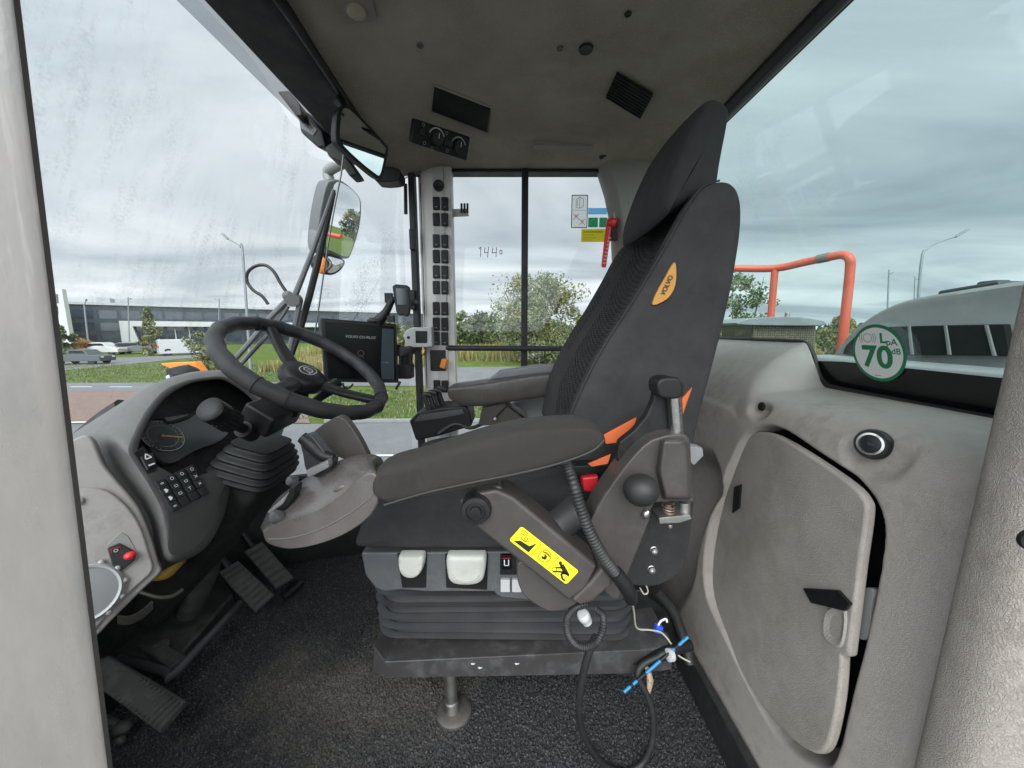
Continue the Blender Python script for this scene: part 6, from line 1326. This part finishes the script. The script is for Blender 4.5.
# vehicles ---------------------------------------------------------------------
tyre = mat('tyre', (.02, .02, .02), .8); win = mat('car_glass', (.02, .025, .03), .08, rvar=0)
def car(name, lab, pos, ang, L_, Hh, Wd, paint, group=None, kind='hatch', cat='car'):
    t = thing(name, lab, cat, pos, group); Rm = Matrix.Rotation(ang, 4, 'Z'); T_ = Matrix.Translation(Vector(pos)) @ Rm
    if kind == 'van': side = [(-.5, .12), (.5, .12), (.5, .45), (.40, .52), (.30, .96), (.26, 1.0), (-.48, 1.0), (-.5, .95)]; wn_ = [(.40, .55), (.31, .93), (.12, .93), (.12, .55)]; wn2 = None
    elif kind == 'pickup': side = [(-.5, .22), (.5, .22), (.5, .55), (.47, .6), (.30, .63), (.18, .96), (.14, 1.0), (-.08, 1.0), (-.12, .96), (-.16, .63), (-.5, .63)]; wn_ = [(.26, .65), (.16, .94), (-.08, .94), (-.11, .65)]; wn2 = None
    else: side = [(-.5, .2), (.5, .2), (.5, .48), (.47, .56), (.26, .62), (.14, .95), (.08, 1.0), (-.36, 1.0), (-.42, .95), (-.49, .62), (-.5, .5)]; wn_ = [(.23, .64), (.12, .93), (-.36, .93), (-.45, .64)]
    mb = MB(); rings = []
    for yy, k_ in ((-.5, .93), (-.46, 1), (.46, 1), (.5, .93)):
        rings.append([T_ @ Vector((x * L_ * (1 if z < .6 else .99), yy * Wd * (1 if z < .65 else .84), (z if k_ == 1 else .5 + (z - .5) * .95) * Hh)) for x, z in side])
    mb.loft(rings); finish(mb, 'body', paint, t, bevel=.04, smooth=35)
    for sg in (-1, 1):
        mb = MB(); mb.prism([T_ @ Vector((x * L_, sg * Wd * .44, z * Hh)) for x, z in wn_], (Rm @ Vector((0, sg * Wd * .03, 0))).to_3d()); finish(mb, 'window', win, t)
    for sg in (-1, 1):
        for xx in (-.31, .32):
            mb = MB(); c = T_ @ Vector((xx * L_, sg * Wd * .42, Hh * .22)); mb.lathe([(Hh * .22, -.12), (Hh * .22, .10), (Hh * .13, .12), (Hh * .05, .09)], c, Rm @ Vector((0, sg, 0)), 18); finish(mb, 'wheel', tyre, t)
    mb = MB(); mb.prism([T_ @ Vector((.503 * L_ if kind != 'van' else .503 * L_, y * Wd, z * Hh)) for y, z in ((-.42, .46), (-.25, .46), (-.25, .54), (-.42, .54))], (Rm @ Vector((-.05, 0, 0)))); mb.prism([T_ @ Vector((.503 * L_, y * Wd, z * Hh)) for y, z in ((.25, .46), (.42, .46), (.42, .54), (.25, .54))], (Rm @ Vector((-.05, 0, 0)))); finish(mb, 'headlight', M['label_white'], t)
    mb = MB(); mb.prism([T_ @ Vector((-.503 * L_, y * Wd, z * Hh)) for y, z in ((-.45, .5), (.45, .5), (.45, .6), (-.45, .6))], (Rm @ Vector((.05, 0, 0)))); finish(mb, 'tail_light', M['red_plastic'], t)
    return t
teal = mat('paint_teal', (.06, .072, .074), .45); whp = mat('paint_white', (.48, .48, .475), .3, coat=.4); dkp = mat('paint_dark', (.05, .055, .06), .3, coat=.4)
def gpos(x, y): p = G(x, y); return (p.x, p.y, GZ)
c = gpos(84, 364); car('parked_car', 'grey-green pickup car on the side road by the lawn', c, R(8), 3.9, 1.3, 1.6, teal, 'cars near the long building', 'pickup')
c = gpos(181, 355); car('delivery_van', 'white van behind the tall grass left of the wheel', c, R(52), 4.0, 1.9, 1.7, whp, 'cars near the long building', 'van', 'van')
c = gpos(104, 354.5); car('parked_car', 'white car parked behind the grey-green pickup', c, R(10), 4.4, 1.5, 1.8, whp, 'cars near the long building')
c = gpos(139, 353.5); car('parked_car', 'dark car parked beside the conical tree', c, R(20), 4.3, 1.45, 1.8, dkp, 'cars near the long building')
# street lamps -----------------------------------------------------------------
galv = mat('galvanised', (.22, .24, .25), .5, metal=.3)
def lamp(px_b, px_t, head, dist, lab, r=.07, group=None):
    """pole from the ground up to px_t, arm bending to head (pixels give the size at that range)"""
    b_ = P(px_b[0], px_b[1], dist); b_.z = GZ; tp_ = P(px_t[0], px_t[1], dist); hd = P(head[0], head[1], dist)
    t = thing('street_lamp', lab, 'street lamp', b_, group)
    mb = MB(); dr = (hd - tp_); pts = [Vector((tp_.x, tp_.y, GZ)), Vector((tp_.x, tp_.y, tp_.z - .35 * abs(dr.x))), tp_ + dr * .12 + Vector((0, 0, dr.z * .25)), tp_ + dr * .45 + Vector((0, 0, dr.z * .25)), hd]
    pts[0].x = b_.x; mb.tube(pts, [r * 1.25, r, r * .7, r * .6, r * .5], 8, smooth=4); finish(mb, 'pole', galv, t)
    mb = MB(); e_ = dr.normalized(); L_ = abs(dr.x) * .38 + .15; mb.box(hd + e_ * L_ * .4, (L_, .22, .07), Matrix.Rotation(-math.atan2(e_.z, e_.x), 3, 'Y')); finish(mb, 'lamp_head', galv, t, bevel=.02)
    return t
lamp((249, 360), (242.5, 252), (228, 239), 20, 'tall bent street lamp seen through the windscreen above the wheel', .06, 'street lamps')
lamp((89, 350), (84.5, 308), (86, 301), 48, 'lamp post in front of the left end of the long building', .08, 'street lamps')
lamp((129, 345), (128, 300), (130, 299), 60, 'slim lamp post behind the roof of the long building', .07, 'street lamps')
lamp((218, 345), (219, 301), (216, 299.5), 60, 'slim lamp post beside the tall street lamp', .07, 'street lamps')
lamp((920, 340), (922.5, 256), (956, 236.5), 20, 'curved street lamp rising behind the engine hood', .06, 'street lamps')
lamp((888, 340), (889, 275), (891.5, 273.5), 42, 'thin double-headed lamp post beyond the hood', .07, 'street lamps')
lamp((914, 340), (915, 281), (917, 279.5), 60, 'smallest lamp post beyond the hood beside curved lamp', .07, 'street lamps')
# outside parts of the machine ---------------------------------------------------
Wt = 1.95
t = thing('exterior_mirror', 'large exterior mirror with small wide-angle mirror and amber lamp below', 'mirror', P(345, 180, 1.6))
em0 = P(343, 230, 1.62); en = Vector((.90, -.406, -.156)).normalized()
def ept(x, y, k=0): return PP(x, y, em0 + en * k, en)
h1 = sm2([(326, 186), (333, 180), (343, 181), (358, 194), (362, 206), (360, 228), (352, 254), (346, 259), (330, 255), (318, 250), (319, 222)], 3)
mb = MB(); mb.prism([ept(x, y) for x, y in h1], -en * .06); hs_ = finish(mb, 'housing', mat('mirror_shell', (.10, .103, .103), .4), t, bevel=.012, seg=3)
mb = MB(); mb.poly([ept(x, y, .001) for x, y in sm2([(334, 185), (344, 184), (357, 195), (360, 206), (357.5, 228), (351, 252), (345, 256.5), (332, 251), (326, 246), (330, 215)], 3)]); finish(mb, 'mirror_face', M['mirror_glass'], hs_, smooth=0)
mb = MB(); wa = sm2([(324, 254), (334, 256), (345, 260), (343, 268), (336, 274), (328, 275), (319, 270), (317, 262)], 3); mb.prism([ept(x, y, -.002) for x, y in wa], -en * .04); w2 = finish(mb, 'wide_angle_housing', M['black_plastic'], t, bevel=.008)
mb = MB(); rr = [ept(x, y, 0) for x, y in sm2([(327, 257), (335, 258), (343, 261), (341, 267), (335, 272), (329, 273), (325, 268)], 3)]; c_ = sum(rr, Vector()) / len(rr); mb.loft([rr, [p.lerp(c_, .5) + en * .008 for p in rr], [p.lerp(c_, .95) + en * .011 for p in rr]]); finish(mb, 'wide_angle_mirror', M['mirror_glass'], w2, smooth=80)
mb = MB(); mb.ball(ept(321.5, 265, .003), (.022, .012, .035)); finish(mb, 'amber_lamp', M['amber'], t)
mb = MB(); mb.tube([P(330, 182, 1.66), P(328, 172, 1.66), P(336, 166, 1.62), P(350, 160, 1.55), P(362, 150, 1.50)], .022, 10, smooth=3); mb.tube([P(330, 182, 1.66), P(324, 215, 1.68), P(320, 250, 1.68)], .018, 10, smooth=3); finish(mb, 'bracket', mat('bracket_grey', (.24, .235, .225), .5), t)
# wiper outside the glass
Ywp = 1.25
t = thing('windscreen_wiper', 'dark windscreen wiper arms meeting at a pivot outside the glass', 'wiper', P(292, 300, Ywp))
dk = mat('wiper_grey', (.11, .112, .115), .45)
mb = MB(); mb.tube([P(334, 190, 1.30), P(313, 250, 1.28), P(292, 303, Ywp)], [.006, .008, .010], 8, smooth=2); finish(mb, 'wiper_arm', dk, t)
mb = MB(); mb.tube([P(334, 192, 1.32), P(318, 262, 1.32), P(300, 330, 1.30), P(282, 378, 1.28)], [.007, .0115, .0115, .009], 8, smooth=2); finish(mb, 'wiper_blade', M['rubber'], t)
mb = MB(); mb.cyl(P(292, 300, Ywp - .02), P(296, 300, Ywp + .04), .022, 18); mb.ball(P(288, 296, Ywp), .017); finish(mb, 'pivot', dk, t)
mb = MB(); mb.tube([P(290, 298, Ywp), P(270, 318, 1.22), P(245, 348, 1.15), P(212, 384, 1.05)], [.010, .009, .008, .008], 8, smooth=2); finish(mb, 'lower_arm', dk, t)
mb = MB(); mb.tube([P(288, 306, Ywp), P(272, 330, 1.22), P(240, 365, 1.16), P(228, 382, 1.10)], .007, 8, smooth=2); mb.tube([P(300, 302, Ywp), P(292, 340, 1.24), P(284, 378, 1.22)], .009, 8, smooth=2); finish(mb, 'link_rod', dk, t)
mb = MB(); mb.tube([P(x, y, Ywp) for x, y in [(288, 294), (281, 284), (274, 272), (266, 265.5), (256, 266), (248, 272), (247, 281), (253, 290), (262, 296), (268, 304)]], .0052, 8, smooth=4); o = finish(mb, 'washer_hose', M['rubber']); tag(o, 'thin black washer hose looping beside the wiper pivot', 'hose')
# work lamp and fittings under the roof overhang
t = thing('work_lamp', 'black work lamp hanging below the roof overhang outside the windscreen', 'work lamp', P(315, 120, 1.25))
mb = MB(); mb.prism(PL([(297, 112), (305, 110), (322, 130), (326, 147), (318, 148), (300, 132)], 1.22), (0, .10, .02)); finish(mb, 'lamp_body', M['black_plastic'], t, bevel=.008)
mb = MB(); mb.prism(PL([(299, 116), (304, 114), (317, 130), (313, 136), (300, 128)], 1.218), (0, .01, 0)); finish(mb, 'lens', mat('lens_grey', (.12, .12, .13), .15), t, bevel=.002)
mb = MB(); mb.prism(PL([(324, 147), (334, 140), (352, 165), (358, 174), (349, 176), (340, 162), (328, 156)], 1.2), (0, .06, 0)); finish(mb, 'lamp_mesh', M['rubber'], t, bevel=.006)
mb = MB(); mb.prism(PL([(277, 91), (288, 90), (299, 104), (302, 115), (296, 116)], 1.18), (0, .04, 0)); o = finish(mb, 'marker_lamp', mat('marker_dark', (.05, .035, .03), .4), bevel=.004); tag(o, 'small dark marker lamp on the edge of the roof overhang', 'lamp')
mb = MB(); mb.prism(PL(sm2([(372, 172), (384, 166), (399, 169), (400, 178), (394, 181), (376, 181)], 2), 1.30), (0, .06, 0)); o = finish(mb, 'camera_housing', M['black_plastic'], bevel=.008, seg=3); tag(o, 'black rounded housing under the headliner behind the interior mirror', 'housing')
mb = MB(); mb.tube([P(402, 172, 1.46), P(404, 178, 1.46), P(408, 176, 1.46), P(404, 171, 1.46)], .002, 6, smooth=3); o = finish(mb, 'cable_tie', M['silver_plastic']); tag(o, 'pale looped cable tie beside the top of the switch post', 'cable tie')
# loader arm with lamp seen over the binnacle
t = thing('loader_arm', 'orange painted loader arm end visible above the instrument binnacle', 'loader arm', P(195, 372, 2.2))
Yo = 2.3
mb = MB(); mb.prism(PL([(160, 363.5), (180, 362.5), (194, 362), (204, 376), (206, 402), (178, 402), (178, 372), (162, 365)], Yo), (0, .06, 0)); finish(mb, 'arm_plate', M['orange_paint'], t, bevel=.01)
mb = MB(); c = P(181, 376, Yo - .08); mb.lathe([(.055, -.05), (.062, 0), (.062, .05), (.03, .09)], c, (.5, .8, .1), 20); finish(mb, 'lamp_body', M['black_plastic'], t)
mb = MB(); mb.prism(PL([(165, 376), (172, 373), (176, 379), (176, 388), (168, 388)], Yo - .12), (0, .03, 0)); finish(mb, 'lamp_guard', M['silver_plastic'], t, bevel=.006)
# front body of the machine under the glass: fender seen as dark deck, and rear deck
t = thing('engine_hood', 'grey rounded engine hood with dark cooling slots behind the rear window', 'engine hood', (1.6, .9, .4))
def hood_ring(X):
    px = [(820, 372), (826, 352), (838, 340), (850, 325), (866, 312), (884, 303), (905, 298), (935, 293), (965, 288), (1000, 283)]
    return px
XH = 1.30
arch = [PX(x, y, XH) for x, y in [(822, 385), (822, 362), (833, 345), (845, 331), (858, 320), (872, 311), (890, 303), (910, 297.5), (940, 292), (980, 285.5), (1010, 281)]]
yy_c = .85; left = [(p.y, p.z) for p in arch if p.y > yy_c]; 
zmax = max(z for y, z in left); full = left + [(yy_c, zmax + .004)] + [(2 * yy_c - y, z) for y, z in left[::-1]]
full = [(v.x, v.y) for v in catmull([(y, z, 0) for y, z in full], 4, False)]
mb = MB(); mb.loft([[(X + (0 if i else .0), yy_c + (y - yy_c) * k_, .2 + (z - .2) * k2) for y, z in full] for i, (X, k_, k2) in enumerate(((XH + .02, .985, .985), (XH + .035, 1, 1), (XH + .6, 1.01, 1.0), (XH + 1.3, 1.0, .96), (XH + 1.45, .96, .9)))]); finish(mb, 'hood_shell', M['hood_grey'], t, smooth=50)
mb = MB(); mb.prism([PX(x, y, XH + .003) for x, y in [(845, 346), (864, 327.5), (930, 325.5), (1004, 324), (1010, 356), (842, 354)]], (.03, 0, 0)); finish(mb, 'cooling_grille', M['dark_hole'], t, bevel=.004)
for q in ([(907, 326), (909.5, 326), (913, 354.5), (910, 354.5)], [(943, 325.5), (946, 325.5), (950.5, 355), (947, 355)], [(983.5, 325), (987, 325), (995.5, 356), (991.5, 356)]):
    mb = MB(); mb.prism([PX(x, y, XH - .001) for x, y in q], (.012, 0, 0)); finish(mb, 'grille_fin', M['hood_grey'], t, bevel=.002)
mb = MB(); za, zb_ = PX(900, 360, XH).z, PX(900, 374, XH).z; mb.box((XH - .05, .85, (za + zb_) / 2), (.14, 1.36, za - zb_)); finish(mb, 'hood_shelf', mat('shelf_light', (.27, .275, .27), .45, stain=(.34, .345, .34)), t, bevel=.02, seg=3)
mb = MB(); mb.box((XH + .1, .85, zb_ - .6), (.2, 1.3, 1.2)); finish(mb, 'bulkhead', M['black_matte'], t, bevel=.01)
mb = MB(); c = Vector((XH + .13, 1.13, float(np.interp(1.10, [y for y, z in full[::-1]], [z for y, z in full[::-1]])) - .004)); mb.box(c, (.16, .15, .03), Matrix.Rotation(R(-5), 3, 'X')); mb.box(c + Vector((0, .0, .02)), (.05, .05, .02)); o = finish(mb, 'hood_hatch', mat('hatch_black', (.03, .032, .034), .4), t, bevel=.008, seg=3)
# red handrail on the far rear walkway
t = thing('handrail', 'red painted tubular handrail behind the rear window', 'handrail', P(843, 335, 1.7))
ptsr = [(708, 268.8, 2.15), (730, 268.5, 2.1), (775, 268.3, 2.0), (806, 262, 1.88), (832, 256.5, 1.77), (843, 255, 1.73), (849.5, 259, 1.70), (850, 270, 1.70), (847, 300, 1.70), (842, 345, 1.70), (838, 385, 1.70)]
mb = MB(); mb.tube([P(*q) for q in ptsr], .0185, 14, smooth=5); finish(mb, 'rail_tube', M['rail_red'], t)
mb = MB(); mb.tube([P(775, 269, 2.0), P(771, 315, 2.0), P(769, 360, 2.0)], .017, 12); finish(mb, 'upright', M['rail_red'], t)
a, b_ = P(818, 259.2, 1.829), P(829, 256.9, 1.783); mb = MB(); mb.cyl(a, b_, .0212, 14); finish(mb, 'grip_tape', mat('tape_grey', (.16, .14, .12), .7), t)
# air precleaner
t = thing('air_precleaner', 'tan mesh air precleaner with grey lid beside the red handrail', 'air cleaner', P(785, 350, 1.85))
Yc = 1.92
mb = MB(); mb.prism(PL([(752, 320), (818, 322), (816, 372), (755, 372)], Yc), (0, .30, 0)); finish(mb, 'mesh_body', M['mesh_tan'], t, bevel=.02, seg=3)
mb = MB(); mb.prism(PL(sm2([(738, 324.5), (741, 321), (752, 318.5), (770, 317), (800, 317), (822, 320.5), (827, 324), (822, 325.5), (780, 325.5)], 2), Yc - .04), (0, .40, 0)); finish(mb, 'lid', mat('lid_grey', (.20, .215, .22), .4, stain=(.32, .33, .33), sscale=12), t, bevel=.008, seg=3)
mb = MB(); mb.lathe([(.012, 0), (.012, .02), (.006, .026)], P(787, 317, Yc + .1), (0, 0, 1), 12); finish(mb, 'wing_nut', M['steel_dull'], t)
mb = MB(); mb.prism(PL([(728, 92), (740, 83), (741, 93), (736, 96)], 1.35), (0, .04, 0)); o = finish(mb, 'beacon_bracket', mat('beacon_yellow', (.55, .36, .06), .5), bevel=.003); tag(o, 'small yellow beacon bracket at the roof edge by the headrest', 'bracket')
# machine body below the cab, so that nothing floats
mb = MB(); mb.box((.1, .9, -.45), (2.1, 1.5, .6)); o = finish(mb, 'machine_body', M['black_matte'], bevel=.03); tag(o, 'dark machine body under the cab', 'machine body', kind='structure')
for x, lab in ((-.95, 'front left tyre under the cab'), (2.2, 'rear left tyre under the engine hood')): pass
